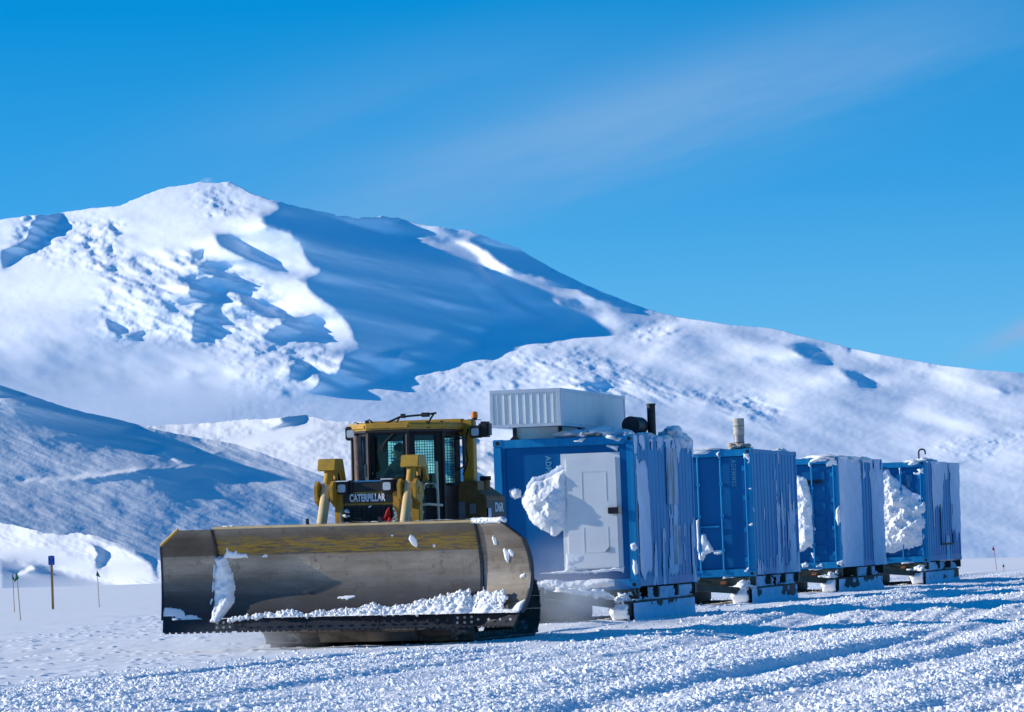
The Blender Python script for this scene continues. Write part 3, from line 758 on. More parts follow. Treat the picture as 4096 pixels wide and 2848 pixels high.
# ------------------------------------------------------------------ helpers to read positions off the photo onto a surface of a thing
def local_hit(o_loc, rz, u, v, axis, val, rx=0, ry=0):
    a, b = ray(u, v)
    Mi = (Matrix.Translation(o_loc) @ Matrix.Rotation(rz, 4, 'Z') @ Matrix.Rotation(ry, 4, 'Y')).inverted()
    O = Mi @ Vector((0, 0, EYE)); D = Mi.to_3x3() @ Vector((float(a), 1, float(b)))
    t = (val - O[axis]) / D[axis]; return O + D * t

def blob_mesh(centers, seed=0, n=14, rough=.35):
    """lumps of snow: list of (x,y,z,rx,ry,rz)"""
    V = []; F = []
    th = np.linspace(0, math.pi, n); ph = np.linspace(0, 2 * math.pi, 2 * n, endpoint=False)
    T, Pp = np.meshgrid(th, ph, indexing='ij')
    for k, (x, y, z, a, b, c) in enumerate(centers):
        d = 1 + rough * fbm(np.cos(Pp) * np.sin(T) * 2.1 + seed + k * 3.7, np.cos(T) * 2.1 + np.sin(Pp) * np.sin(T) * 1.9 + k, 4, seed) * 1.6
        P = np.stack([x + a * d * np.sin(T) * np.cos(Pp), y + b * d * np.sin(T) * np.sin(Pp), z + c * d * np.cos(T)], -1).reshape(-1, 3)
        i = np.arange(n * 2 * n).reshape(n, 2 * n) + len(V) * n * 2 * n
        j = np.roll(i, -1, 1); F.append(np.stack([i[:-1], i[1:], j[1:], j[:-1]], -1).reshape(-1, 4)); V.append(P)
    return np.concatenate(V), np.concatenate(F)
def blobs(name, centers, mat, parent, seed=0, rough=.35):
    if name == 'roof_snow':
        for k, c_ in enumerate(centers): V, F = blob_mesh([c_], seed + k, 14, rough); mesh_from(name, V, F, mat, parent)
        return
    V, F = blob_mesh(centers, seed, 14, rough); return mesh_from(name, V, F, mat, parent)

# (near right front corner X, depth, heading)
CONT = [(2.111, 80.7, 11.64), (4.915, 96.7, 12.0), (7.689, 111.3, 14.0), (10.677, 122.3, 13.3)]
CZ = .67
HW, CL, CH = 1.22, 6.06, 2.6
clabels = [
    'blue container with white personnel door and white rooftop housing, first behind the bulldozer',
    'blue container with tall grey stovepipe on its roof, little snow on its side',
    'blue container with black MN01 on its door and thick white snow slab down its side',
    'last blue container of the train, snow drift packed on its doors, hook vent on top']
slabels = [
    'dark snow-caked sled with towing beams under the first blue container with the white door',
    'dark green sled under the blue container with the stovepipe',
    'dark green sled with snowy skis under the container marked MN01',
    'snow-covered sled under the last and smallest looking blue container']

def corrugated(mb, x, y0, y1, z0, z1, sgn, pitch=.278, depth=.034):
    pts = []; y = y0
    while y < y1 - 1e-6:
        for dy, dx in ((0, 0), (.07, 0), (.11, 1), (.18, 1), (.22, 0)):
            if y + dy <= y1: pts.append((y + dy, x - sgn * depth * dx))
        y += pitch
    pts.append((y1, x))
    n = len(pts); v = [(px, py, z) for z in (z0, z1) for py, px in pts]
    mb.raw(v, [(i, i + 1, n + i + 1, n + i) for i in range(n - 1)])

def front_poly(Ti, pts, ly=0.0):
    return [(lambda h: (h.x, h.z))(local_hit(Ti[0], Ti[1], u, v, 1, ly)) for u, v in pts]

def snow_on_front(name, parent, poly, Hh, edge=.12, ly=0.0, rough=.35, res=.02, seed=0, wob=.04, mat='snow_clump', prof=None):
    xs = [q[0] for q in poly]; zs = [q[1] for q in poly]
    def h(U, V):
        d = poly_sd(U + wob * fbm(U * 6, V * 6, 4, seed), V + wob * fbm(U * 6, V * 6, 4, seed + 7), poly)
        s = np.clip(d / edge, 0, 1) ** .55
        t = Hh * s * (1 + rough * 1.7 * fbm(U * 5, V * 5, 5, seed + 3)) + .25 * Hh * s * rough * fbm(U * 22, V * 22, 3, seed + 5)
        if prof is not None: t = t * prof(U, V)
        return np.where(d > 0, np.maximum(t, .004), -1)
    return patch(name, parent, lambda U, V, H: (U, ly - H, V), np.arange(min(xs) - .1, max(xs) + .1, res), np.arange(min(zs) - .1, max(zs) + .1, res), h, mat)

def side_snow(parent, bias, seed, thick=.022):
    def h(U, V):
        n = .5 * fbm(U * 1.6, V * .5, 3, seed) + .7 * fbm(U * 5, V * .8, 5, seed + 2, .6) + .4 * fbm(U * 12, V * 2.2, 3, seed + 4) + bias(U, V)
        n = n * sstep(0, .12, U) * sstep(CL, CL - .05, U)
        return np.where(n > .02, .006 + thick * np.minimum(n * 1.4, 1) * (1 + .5 * fbm(U * 5, V * 4, 4, seed + 9)), -1)
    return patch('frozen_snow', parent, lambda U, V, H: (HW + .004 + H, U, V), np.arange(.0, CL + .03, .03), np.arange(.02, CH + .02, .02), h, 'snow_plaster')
def bx(U, V, a, b, c, d, s=.12): return sstep(a - s, a + s, U) * sstep(b + s, b - s, U) * sstep(c - s, c + s, V) * sstep(d + s, d - s, V)

TF = []
for ci, (X, Y, hd) in enumerate(CONT):
    X -= 24 / FS * Y
    rz = -R(hd); c, s = math.cos(R(hd)), math.sin(R(hd))
    loc = (X - HW * c, Y + HW * s, CZ); TF.append((Vector(loc), rz))
    t = thing('shipping_container', clabels[ci], 'shipping container', loc, rz, 'blue containers towed in a train')
    Ti = TF[ci]
    MK = lambda u, v, ly: tuple(local_hit(Ti[0], Ti[1], u, v, 1, ly))
    fr = MB()
    for sx_ in (-1, 1):
        for y0, y1 in ((0, .16), (CL - .16, CL)):
            fr.box(sx_ * (HW - .14) if sx_ > 0 else -HW, HW if sx_ > 0 else -HW + .14, y0, y1, .12, CH - .12)
        fr.box(*((HW - .07, HW - .002) if sx_ > 0 else (-HW + .002, -HW + .07)), .16, CL - .16, .02, .17)
        fr.box(*((HW - .07, HW - .002) if sx_ > 0 else (-HW + .002, -HW + .07)), .16, CL - .16, CH - .09, CH - .004)
    for y0, y1 in ((.004, .12), (CL - .12, CL - .004)):
        fr.box(-HW + .14, HW - .14, y0, y1, CH - .15, CH - .004); fr.box(-HW + .14, HW - .14, y0, y1, .0, .16)
    fr.build('frame', 'container_blue', t, bevel=.012)
    for sx_ in (-1, 1):
        for y0, y1 in ((-.004, .18), (CL - .18, CL + .004)):
            for z0, z1 in ((-.004, .12), (CH - .12, CH + .004)):
                cb = MB(); x0, x1 = (HW - .16, HW + .004) if sx_ > 0 else (-HW - .004, -HW + .16)
                cb.box(x0, x1, y0, y1, z0, z1)
                co = cb.build('corner_casting', 'container_blue', t, bevel=.01)
                hb = MB(); zc = (z0 + z1) / 2; xc = (x0 + x1) / 2
                if y0 < 1: hb.cyl((xc, y0 - .003, zc), (xc, y0 + .02, zc), .036, n=14); hb.build('lifting_hole', 'black_paint', co); hb = MB()
                xo = x1 + .003 if sx_ > 0 else x0 - .003
                hb.cyl((xo, (y0 + y1) / 2, zc), (xo - sx_ * .02, (y0 + y1) / 2, zc), .038, n=14)
                hb.build('lifting_hole', 'black_paint', co)
    for sgn in (1, -1):
        sd_ = MB(); corrugated(sd_, sgn * (HW - .012), .16, CL - .16, .17, CH - .09, sgn, .42 if ci else .35, .012 if ci == 0 else .022); sd_.build('side_panel', 'container_blue', t)
    rp_ = MB(); rp_.box(-HW + .07, HW - .07, .12, CL - .12, CH - .05, CH - .012); rp_.build('roof', 'container_blue', t)
    bp = MB(); bp.box(-HW + .14, HW - .14, CL - .09, CL - .05, .16, CH - .15); bp.build('end_panel', 'container_blue', t)
    fl = MB(); fl.box(-HW + .07, HW - .07, .12, CL - .12, .02, .1); fl.build('floor', 'black_paint', t)
    if ci == 0:
        w = MB(); w.box(-HW + .14, HW - .14, .055, .09, .16, CH - .15)
        w.box(-HW + .14, HW - .14, .02, .055, .27, .34); w.box(-HW + .14, -HW + .2, .03, .055, .34, CH - .15); w.box(HW - .25, HW - .14, .02, .055, .34, CH - .15)
        w.build('end_panel', 'container_door_blue', t, bevel=.006)
        df = MB(); df.box(-.06, .97, .03, .054, .33, 2.32); df.build('door_frame', 'door_white', t, bevel=.006)
        d = thing('door', None, None); d.parent = t
        me = MB(); me.box(.035, .90, -.015, .029, .36, 2.245); leaf = me.build('door_leaf', 'door_white', t, bevel=.008)
        bpy.data.objects.remove(d)
        leaf.name = 'door'
        for rects in (((.30, .315, .62, 1.05), (.72, .735, .62, 1.05), (.315, .72, .62, .632)), ((.30, .31, 1.5, 2.0), (.71, .73, 1.5, 2.0), (.31, .71, 1.995, 2.008))):
            g = MB()
            for x0, x1, z0, z1 in rects: g.box(x0, x1, -.0185, -.0152, z0, z1)
            g.build('moulding', 'door_white', leaf, bevel=.003)
        tr = MB(); tr.prism([(.66, .63), (.745, .63), (.745, .72)], -.028, -.0157, 'y'); tr.build('warning_triangle', 'decal_grey', leaf)
        hd_ = MB(); hd_.box(.745, .985, -.07, -.017, 1.27, 1.38); hd_.build('latch', 'black_paint', leaf, bevel=.008)
        hc = MB(); hc.box(.93, .99, -.085, -.071, 1.262, 1.388); hc.build('latch_plate', 'decal_grey', leaf, bevel=.004)
        sc = lambda x, y: (1900 + x / 1.52, 1500 + y / 1.52)
        out = [(548, 568), (520, 575), (490, 592), (455, 628), (415, 645), (370, 650), (330, 675), (305, 705), (283, 748), (296, 800), (325, 860), (360, 905), (410, 940), (450, 962), (478, 975), (515, 955), (548, 940), (556, 860), (553, 780), (558, 700), (552, 620)]
        P1 = front_poly(Ti, [sc(*q) for q in out], .05)
        snow_on_front('snow_clump', t, P1, .17, .36, .05, .34, .014, 5, .04)
        P1b = front_poly(Ti, [sc(*q) for q in [(300, 720), (315, 680), (345, 640), (360, 612), (400, 610), (430, 600), (470, 580), (520, 555), (555, 545), (560, 620), (480, 640), (380, 680)]], .05)
        snow_on_front('snow_clump', t, P1b, .03, .05, .05, .5, .014, 15, .05, 'snow_plaster')
        P1c = front_poly(Ti, [sc(*q) for q in [(212, 700), (245, 690), (278, 708), (282, 740), (240, 755), (215, 735)]], .05)
        snow_on_front('snow_clump', t, P1c, .07, .06, .05, .5, .014, 25, .03)
        P1d = front_poly(Ti, [sc(*q) for q in [(385, 1205), (420, 1195), (480, 1192), (560, 1182), (640, 1190), (720, 1185), (800, 1178), (870, 1165), (905, 1160), (905, 1195), (640, 1205)]], .02)
        snow_on_front('snow_clump', t, P1d, .06, .05, .03, .7, .012, 35, .03)
        P1e = front_poly(Ti, [sc(*q) for q in [(300, 1262), (420, 1250), (560, 1255), (700, 1245), (848, 1238), (850, 1282), (780, 1290), (560, 1300), (380, 1300), (300, 1300)]], 0)
        snow_on_front('snow_clump', t, P1e, .07, .05, -.005, .7, .014, 45, .03)
        P1f = front_poly(Ti, [sc(*q) for q in [(800, 428), (868, 425), (870, 460), (840, 448)]], .05)
        snow_on_front('snow_clump', t, P1f, .03, .04, .05, .7, .012, 55, .03)
        for k, q in enumerate(([(945, 1030), (975, 1020), (985, 1050), (970, 1070), (950, 1060)], [(962, 1120), (985, 1130), (990, 1200), (975, 1215), (962, 1180)])):
            snow_on_front('snow_clump', t, front_poly(Ti, [sc(*w_) for w_ in q], 0), .05, .03, -.003, .6, .01, 65 + k, .02)
        # a skim of snow on the lower door
        P1g = front_poly(Ti, [sc(*q) for q in [(555, 1090), (600, 1100), (660, 1105), (640, 1140), (580, 1150), (620, 1180), (560, 1185)]], 0)
        snow_on_front('snow_clump', leaf, P1g, .012, .03, -.016, .6, .012, 75, .04)
        lettering('marking', 'ADPM', 'pale_letter', t, MK(2193, 1866, .052), ry=90, size=.135, xs=.9, offset=.004, space=1.15)
        side_snow(t, lambda U, V: -.40 + .80 * bx(U, V, .25, 1.3, .25, 2.15) + .5 * sstep(2.2, 2.5, V) + .16 * sstep(1.6, .2, V) + .5 * bx(U, V, 3.2, 4.1, .2, 2.5) - .35 * bx(U, V, 1.6, 3.0, 1.0, 2.2), 3)
        for k, (a, b, z0, z1) in enumerate(((3.15, 4.15, 1.42, 2.42), (3.5, 4.25, .35, 1.05))):
            pm = MB(); pm.box(HW - .002, HW + .03, a, b, z0, z1); pm.build('side_hatch', 'hatch_board', t, bevel=.006)
        # rooftop housing
        hs = MB(); hs.box(-1.215, .0, -.12, 6.0, 2.81, 3.44); ho = hs.build('rooftop_housing', 'housing_white', t, bevel=.006)
        sm = MB()
        for k in range(1, 10): sm.box(-1.215 + k * .1215 - .006, -1.215 + k * .1215 + .006, -.13, -.1195, 2.84, 3.4)
        sm.build('panel_seam', 'housing_white', ho, bevel=.003)
        tm = MB()
        for z0, z1 in ((2.805, 2.86), (3.385, 3.447)):
            tm.box(-1.222, .008, -.135, -.1205, z0, z1); tm.box(.0005, .012, -.13, 6.008, z0, z1)
        for x0, x1 in ((-1.222, -1.165), (-.055, .008)): tm.box(x0, x1, -.134, -.1208, 2.86, 3.385)
        tm.box(.0008, .011, -.12, .30, 2.86, 3.385); tm.box(.0008, .011, 5.9, 6.0, 2.86, 3.385); tm.build('corner_trim', 'housing_trim', ho, bevel=.003)
        pd = MB(); pd.box(-.90, -.16, .5, 5.7, CH, 2.805); po = pd.build('housing_base', 'housing_white', t)
        for x in (-.93, -.13):
            for y in (.47, 2.2, 4.0, 5.7):
                lg = MB(); lg.box(x - .03, x + .03, y - .03, y + .03, CH, 2.808); lg.prism([(x - .09, CH), (x + .09, CH), (x, CH + .09)], y - .05, y + .05, 'y'); lg.build('leg', 'black_paint', po)
        ex = MB(); ex.cyl((.62, 3.1, CH + .24), (.62, 4.0, CH + .24), .16, n=24); eo = ex.build('silencer', 'pipe_black', t, smooth=True)
        ex = MB(); ex.cyl((.84, 4.0, CH + .05), (.84, 4.0, CH + .62), .075, n=18); ex.cyl((.84, 4.0, CH + .60), (.84, 4.0, CH + .635), .082, n=18)
        ex.build('exhaust_pipe', 'pipe_black', t, smooth=True)
        blobs('roof_snow', [(.35, .9, CH + .0, .5, .9, .17), (.8, .5, CH - .02, .3, .5, .12), (1.0, 2.2, CH - .02, .25, .8, .08), (1.05, 3.4, CH - .02, .2, .6, .07), (1.02, 4.9, CH, .22, .6, .2), (1.05, 5.6, CH - .02, .2, .4, .12), (.2, .6, CH - .05, .3, .5, .12), (1.12, .15, CH + .0, .09, .14, .07)], 'snow_clump', t, 8, .5)
        skirt = MB(); skirt.box(-HW + .2, HW - .14, .0, .02, -.02, .0); skirt.build('door_sill', 'container_blue', t)
    else:
        for sgn in (-1, 1):
            d0, d1 = (.006, HW - .145) if sgn > 0 else (-HW + .145, -.006)
            dm = MB(); dm.box(d0, d1, .05, .085, .17, CH - .16)
            if ci >= 2:
                for k in range(6): dm.box(d0 + .22, d1 - .2, .03, .0495, .34 + k * .345, .34 + k * .345 + .22)
            do = dm.build('door', 'container_door_blue', t, bevel=.008)
            for xr in ((.10, .57) if sgn > 0 else (-.10, -.57)):
                rm = MB(); rm.cyl((xr, .005, .12), (xr, .005, CH - .1), .019, n=10)
                for zz_ in (.12, .55, 1.25, 1.9, CH - .12): rm.box(xr - .035, xr + .035, -.02, .04, zz_ - .03, zz_ + .03)
                ro = rm.build('lock_rod', 'container_blue', do, smooth=False)
            hm = MB(); hm.box(d0 + .12 if sgn > 0 else d0 + .3, d0 + .5 if sgn > 0 else d0 + .75, -.01, .02, 1.02, 1.05); hm.build('handle', 'container_blue', do)
            for zz_ in (.35, .95, 1.6, 2.2):
                xh = d1 if sgn > 0 else d0
                hg = MB(); hg.box(xh - .06, xh + .06, .0, .06, zz_ - .045, zz_ + .045); hg.build('hinge', 'container_blue', do)
            rim = MB(); xh = d1 + .012 if sgn > 0 else d0 - .012; rim.cyl((xh, -.004, .14), (xh, -.004, CH - .14), .016, n=8); rim.build('door_seal', 'container_blue', do)
        if ci == 1:
            lettering('marking', 'ADEMM02', 'pale_letter', t, MK(2934, 1892, .046), ry=90, size=.135, xs=.80, offset=.002, space=1.2)
            sc = lambda x, y: (2760 + x / 4.694, 1760 + y / 4.694); sc2 = lambda x, y: (2760 + x / 2.87, 2180 + y / 2.87); sc3 = lambda x, y: (2700 + x / 1.645, 1600 + y / 1.645)
            for k, (f, q, Hh) in enumerate(((sc, [(1000, 235), (1060, 250), (1100, 190), (1130, 190), (1142, 480), (1090, 480), (1030, 420), (1090, 390), (1010, 340)], .05), (sc, [(530, 210), (565, 190), (565, 360), (530, 320), (495, 275)], .06),
                                            (sc, [(600, 250), (690, 230), (660, 275)], .03), (sc, [(1040, 925), (1160, 890), (1165, 960), (1100, 945)], .05), (sc, [(1060, 1590), (1180, 1510), (1195, 1600), (1130, 1620)], .06), (sc, [(1145, 1060), (1165, 1060), (1190, 1500), (1165, 1480)], .03),
                                            (sc3, [(138, 790), (158, 780), (170, 1000), (180, 1060), (155, 1050), (145, 900)], .07), (sc3, [(170, 880), (200, 880), (225, 950), (250, 990), (205, 1010), (190, 1050), (172, 1060)], .05), (sc3, [(250, 995), (315, 985), (300, 1010), (260, 1015)], .04), (sc2, [(600, 310), (670, 265), (740, 245), (745, 270), (690, 280), (670, 335)], .05))):
                snow_on_front('snow_clump', t, front_poly(Ti, [f(*w_) for w_ in q], .03), Hh, .04, .03, .6, .012, 100 + 7 * k, .03)
            side_snow(t, lambda U, V: -.52 + .42 * bx(U, V, 3.2, 5.6, .3, 1.7, .5) + .34 * sstep(.5, .1, V) + .18 * sstep(2.0, .2, V), 13)
            blobs('roof_snow', [(.2, .4, CH - .03, .6, .5, .08), (.95, .9, CH - .01, .16, .2, .08), (1.0, 5.4, CH - .02, .2, .5, .09), (1.0, 4.9, CH - .02, .2, .6, .06)], 'snow_clump', t, 18)
            cz = MB(); cz.cyl((.86, .75, CH + .05), (.86, .75, CH + .62), .105, n=20); pi = cz.build('stovepipe', 'pipe_grey', t, smooth=True)
            cz = MB(); cz.cyl((.86, .75, CH + .30), (.86, .75, CH + .64), .112, .116, n=20); cz.build('burlap_wrap', 'burlap', pi, smooth=True)
            cz = MB(); cz.cyl((.86, .75, CH + .475), (.86, .75, CH + .49), .1195, n=20); cz.build('strap', 'green_strap', pi)
            cz = MB(); cz.cyl((.86, .75, CH + .14), (.86, .75, CH + .15), .11, n=20); cz.build('pipe_joint', 'black_paint', pi)
            blobs('pipe_collar', [(.86, .72, CH + .05, .17, .17, .07), (.98, .7, CH + .06, .09, .07, .05), (.74, .68, CH + .07, .08, .07, .06)], 'burlap', pi, 3, .7)
        if ci == 2:
            lettering('marking', 'MN01', 'black_letter', t, MK(3262, 1928, .0285), size=.15, xs=.92, offset=.006, space=1.1)
            sc = lambda x, y: (3180 + x / 4.694, 1790 + y / 4.694); sc3 = lambda x, y: (2700 + x / 1.645, 1600 + y / 1.645); sc2 = lambda x, y: (2760 + x / 2.87, 2180 + y / 2.87)
            big = [(790, 490), (815, 500), (850, 520), (870, 540), (885, 600), (900, 660), (912, 720), (915, 850), (918, 960), (905, 985), (870, 970), (840, 995), (800, 990)]
            snow_on_front('snow_drift', t, front_poly(Ti, [sc3(*q) for q in big], .03), .17, .5, .03, .55, .016, 205, .07)
            for k, (f, q, Hh) in enumerate(((sc, [(570, 310), (610, 260), (700, 220), (780, 230), (800, 330), (720, 325), (600, 350)], .07), (sc, [(255, 290), (300, 240), (305, 380), (270, 340)], .05), (sc3, [(1060, 720), (1085, 690), (1090, 800), (1075, 830), (1055, 780)], .06),
                                            (sc2, [(1280, 210), (1330, 195), (1365, 225), (1350, 255), (1290, 265)], .05), (sc2, [(1440, 230), (1520, 210), (1535, 255), (1460, 265)], .05), (sc2, [(1680, 195), (1755, 170), (1760, 250), (1690, 235)], .05), (sc2, [(1400, 95), (1432, 95), (1438, 170), (1415, 140)], .04))):
                snow_on_front('snow_clump', t, front_poly(Ti, [f(*w_) for w_ in q], .02), Hh, .04, .02, .6, .012, 220 + 7 * k, .03)
            side_snow(t, lambda U, V: -.05 + 1.4 * bx(U, V, .25, 2.7, -.3, 2.55) - 2.4 * bx(U, V, 2.95, 4.3, -.3, 2.05, .2) + .45 * sstep(4.1, 4.5, U) - .5 * bx(U, V, 1.3, 6.0, 2.3, 2.7, .1), 23, .045)
            blobs('roof_snow', [(.8, .4, CH - .03, .5, .6, .1), (1.0, 1.8, CH - .03, .3, 1.0, .09), (1.05, 3.8, CH - .04, .25, 1.0, .08)], 'snow_clump', t, 28)
        if ci == 3:
            lettering('marking', 'ADPM', 'pale_letter', t, MK(3632, 1925, .0285), ry=90, size=.135, xs=.8, offset=.002, space=1.15)
            sc = lambda x, y: (3520 + x / 2.956, 1790 + y / 2.956)
            big = [(0, 340), (40, 325), (105, 312), (150, 390), (190, 430), (240, 470), (300, 540), (360, 590), (420, 620), (540, 650), (552, 760), (556, 950), (550, 1060), (500, 1130), (400, 1170), (300, 1190), (150, 1235), (60, 1240), (0, 1200)]
            snow_on_front('snow_drift', t, front_poly(Ti, [sc(*q) for q in big], .03), .17, .7, .03, .85, .018, 305, .08)
            fr2 = [(20, 270), (100, 260), (110, 310), (250, 430), (420, 550), (535, 590), (545, 660), (420, 640), (300, 560), (200, 460), (100, 350), (20, 340)]
            snow_on_front('snow_clump', t, front_poly(Ti, [sc(*q) for q in fr2], .03), .04, .08, .03, .5, .016, 315, .04, 'snow_plaster')
            for k, (q, Hh) in enumerate((([(440, 260), (500, 250), (520, 220), (525, 310), (470, 300)], .06), ([(390, 300), (510, 300), (500, 322), (400, 318)], .03), ([(222, 215), (243, 210), (243, 340), (225, 300)], .04), ([(130, 215), (215, 216), (200, 226)], .03))):
                snow_on_front('snow_clump', t, front_poly(Ti, [sc(*w_) for w_ in q], .02), Hh, .04, .02, .6, .012, 320 + 7 * k, .03)
            side_snow(t, lambda U, V: -.10 - 1.3 * bx(U, V, -.2, 1.1, .2, 2.8, .3) + .9 * bx(U, V, 1.1, 3.0, 1.5, 2.7, .25) + .55 * sstep(4.2, 4.7, U) * sstep(.6, 1.0, V) - 1.9 * bx(U, V, 2.9, 4.2, .8, 2.0, .25) - .25 * sstep(.7, .3, V) + .2 * sstep(2.3, 2.6, V), 33, .035)
            hf = MB(); hf.box(HW - .002, HW + .03, 2.3, 4.5, .42, .47)
            for yy in (2.3, 4.46): hf.box(HW - .002, HW + .025, yy, yy + .04, .47, 1.5)
            hf.build('side_hatch', 'sled_dark', t)
            blobs('roof_snow', [(.9, .2, CH - .02, .3, .3, .07), (.95, 2.2, CH + .0, .3, .9, .11), (1.0, 4.2, CH - .04, .24, 1.0, .07)], 'snow_clump', t, 38)
            hk = MB(); hk.tube([(.80, 1.8, CH)] + [(.80 + .085 + .085 * math.cos(a_), 1.8, CH + .27 + .07 * math.sin(a_)) for a_ in np.linspace(math.pi, 0, 8)] + [(.97, 1.8, CH + .20)], .022)
            hk.build('vent_hook', 'sled_dark', t, smooth=True)
    # ---------------------------------------------------------------- sled
    G0 = .13; sl = thing('cargo_sled', slabels[ci], 'sled', (loc[0], loc[1], G0), rz, 'cargo sleds under the containers'); zt = CZ - G0
    for sgn in (1, -1):
        x0, x1 = (.76, 1.12) if sgn > 0 else (-1.12, -.76)
        prof = [(-.42, .30), (-.42, .17), (-.30, .06), (-.12, .005), (.1, -.03), (6.0, -.03), (6.12, .05), (6.12, .30)]
        k = MB(); k.prism(prof, x0, x1, 'x'); ski = k.build('ski', 'sled_dark', sl, bevel=.01)
        k = MB(); k.box(x0 - .03, x1 + .03, -.46, 6.14, .301, .318); k.build('ski_deck', 'sled_dark', ski)
        for yy in (.12, 2.0, 4.0, 5.8):
            k = MB(); k.box(x0 + .04, x1 - .08, yy, yy + .16, .319, zt - .19); k.build('strut', 'sled_dark', sl)
        if sgn > 0:
            cover = [0.9, .75, .65, .7][ci]
            def hs_(U, V, sd=ci * 50 + 400, cover=cover):
                n = fbm(U * .9, V * 3, 3, sd) * .9 + fbm(U * 4, V * 8, 4, sd + 2) * .5 + (cover - .55) + .9 * sstep(.9, .2, U) + .8 * sstep(.12, .0, V)
                return np.where(n > 0, .006 + .03 * np.minimum(n, 1) * (1 + .4 * fbm(U * 6, V * 10, 3, sd + 5)), -1)
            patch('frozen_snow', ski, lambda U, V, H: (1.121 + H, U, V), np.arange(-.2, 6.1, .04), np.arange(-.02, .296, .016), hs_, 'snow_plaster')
            # snow filling the space above the ski
            def hs2(U, V, sd=ci * 50 + 420):
                n = fbm(U * .8, V * 2, 3, sd) * .9 + fbm(U * 3.3, V * 7, 5, sd + 2, .6) * .6 + (.0 if ci == 2 else .45)
                return np.where(n > 0, .02 + .10 * np.minimum(n, 1) * (1 + .4 * fbm(U * 6, V * 10, 3, sd + 5)), -1)
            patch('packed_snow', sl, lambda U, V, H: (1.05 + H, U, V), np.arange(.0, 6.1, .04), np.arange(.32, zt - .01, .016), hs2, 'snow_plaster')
            bc = [(.94 + .1 * rng.normal(), -.38 + .12 * j, .325 + .02 * rng.random(), .11, .10, .035 + .04 * rng.random()) for j in range(6)] + [(.95, -.02, .40, .10, .08, .06), (1.06, .06, .44, .06, .06, .05)]
            blobs('snow_heap', bc, 'snow_clump', sl, 500 + ci, .5)
            fp = [(x0 + .02, .28), (x1 - .02, .27), (x1 - .03, .02), (x0 + .05, -.01), (x0 + .01, .12)]
            def hf_(U, V, fp=fp, sd=600 + ci):
                d = poly_sd(U + .03 * fbm(U * 9, V * 9, 3, sd), V + .03 * fbm(U * 9, V * 9, 3, sd + 1), fp); return np.where(d > 0, .02 + .06 * np.clip(d / .08, 0, 1) * (1 + .5 * fbm(U * 12, V * 12, 3, sd)), -1)
            patch('packed_snow', ski, lambda U, V, H: (U, -.43 + .5 * np.clip(.17 - V, 0, .2) ** 1.0 * 1.6 - H, V), np.arange(x0 - .05, x1 + .05, .014), np.arange(-.04, .3, .014), hf_, 'snow_clump')
    for yy in (.02, 2.0, 4.0, 5.86):
        k = MB(); k.box(-1.2, 1.2, yy, yy + .16, zt - .19, zt - .006); k.build('crossbeam', 'dark_green_steel', sl, bevel=.01)
    for sgn in (1, -1):
        k = MB(); x0, x1 = (.35, .5) if sgn > 0 else (-.5, -.35); k.box(x0, x1, .19, 5.85, zt - .17, zt - .02); k.build('beam', 'dark_green_steel', sl)
    # towing beams meeting at a hitch ahead of the sled
    hx, hy, hz = (-.15, -1.75, .50) if ci == 0 else (-.05, -2.3, .40)
    for sgn in (1, -1):
        a0, a1 = Vector((sgn * .92, -.30, .26)), Vector((hx + sgn * .06, hy, hz)); d = a1 - a0
        k = MB(); k.obox((a0 + a1) / 2, (.065, d.length / 2, .065), d.to_track_quat('Y', 'Z').to_matrix()); k.build('tow_beam', 'dark_green_steel', sl, bevel=.008)
    k = MB(); k.cyl((hx, hy + .05, hz - .12), (hx, hy + .05, hz + .12), .07, n=14); k.cyl((hx, hy - .12, hz), (hx, hy + .1, hz), .05, n=12); k.build('hitch', 'sled_dark', sl)
    k = MB(); k.box(.52, .62, -.2, .02, .40, .46); k.build('bracket', 'orange_rust', sl)
    lam = [(hx + .35 + .12 * j + .05 * rng.normal(), hy + .45 + .18 * j, hz + .03 - .02 * j, .13, .12, .07) for j in range(5)] if ci == 0 else [(.0, .1, zt - .0, .2, .1, .035), (-.5, .1, zt, .3, .1, .03), (.6, .1, zt, .2, .1, .03)]
    blobs('snow_heap', lam, 'snow_clump', sl, 700 + ci, .5)

# tow cables between one sled and the next hitch
for ci in range(1, 4):
    l0, r0 = TF[ci - 1]; l1, r1 = TF[ci]
    A = Matrix.Translation(l0) @ Matrix.Rotation(r0, 4, 'Z') @ Vector((0, 6.02, -.22)); B = Matrix.Translation(l1) @ Matrix.Rotation(r1, 4, 'Z') @ Vector((-.05, -2.4, -.14))
    k = MB(); k.tube([A.lerp(B, t_) + Vector((0, 0, -.10 * math.sin(math.pi * t_))) for t_ in np.linspace(0, 1, 10)], .03)
    tag(k.build('tow_cable', 'sled_dark', smooth=True), ['dark tow cable stretched from the first sled to the sled with the stovepipe container', 'dark tow cable between the stovepipe container and the container marked MN01', 'dark tow cable between the container marked MN01 and the last container'][ci - 1], 'tow cable', 'tow cables between sleds')
A = Vector((-1.15, 77.0, .58)); B = Matrix.Translation(TF[0][0]) @ Matrix.Rotation(TF[0][1], 4, 'Z') @ Vector((-.15, -1.82, -.04))
k = MB(); k.tube([A.lerp(B, t_) for t_ in np.linspace(0, 1, 6)], .035); tag(k.build('tow_bar', 'sled_dark', smooth=True), 'dark tow bar running low from the bulldozer to the first sled', 'tow bar')
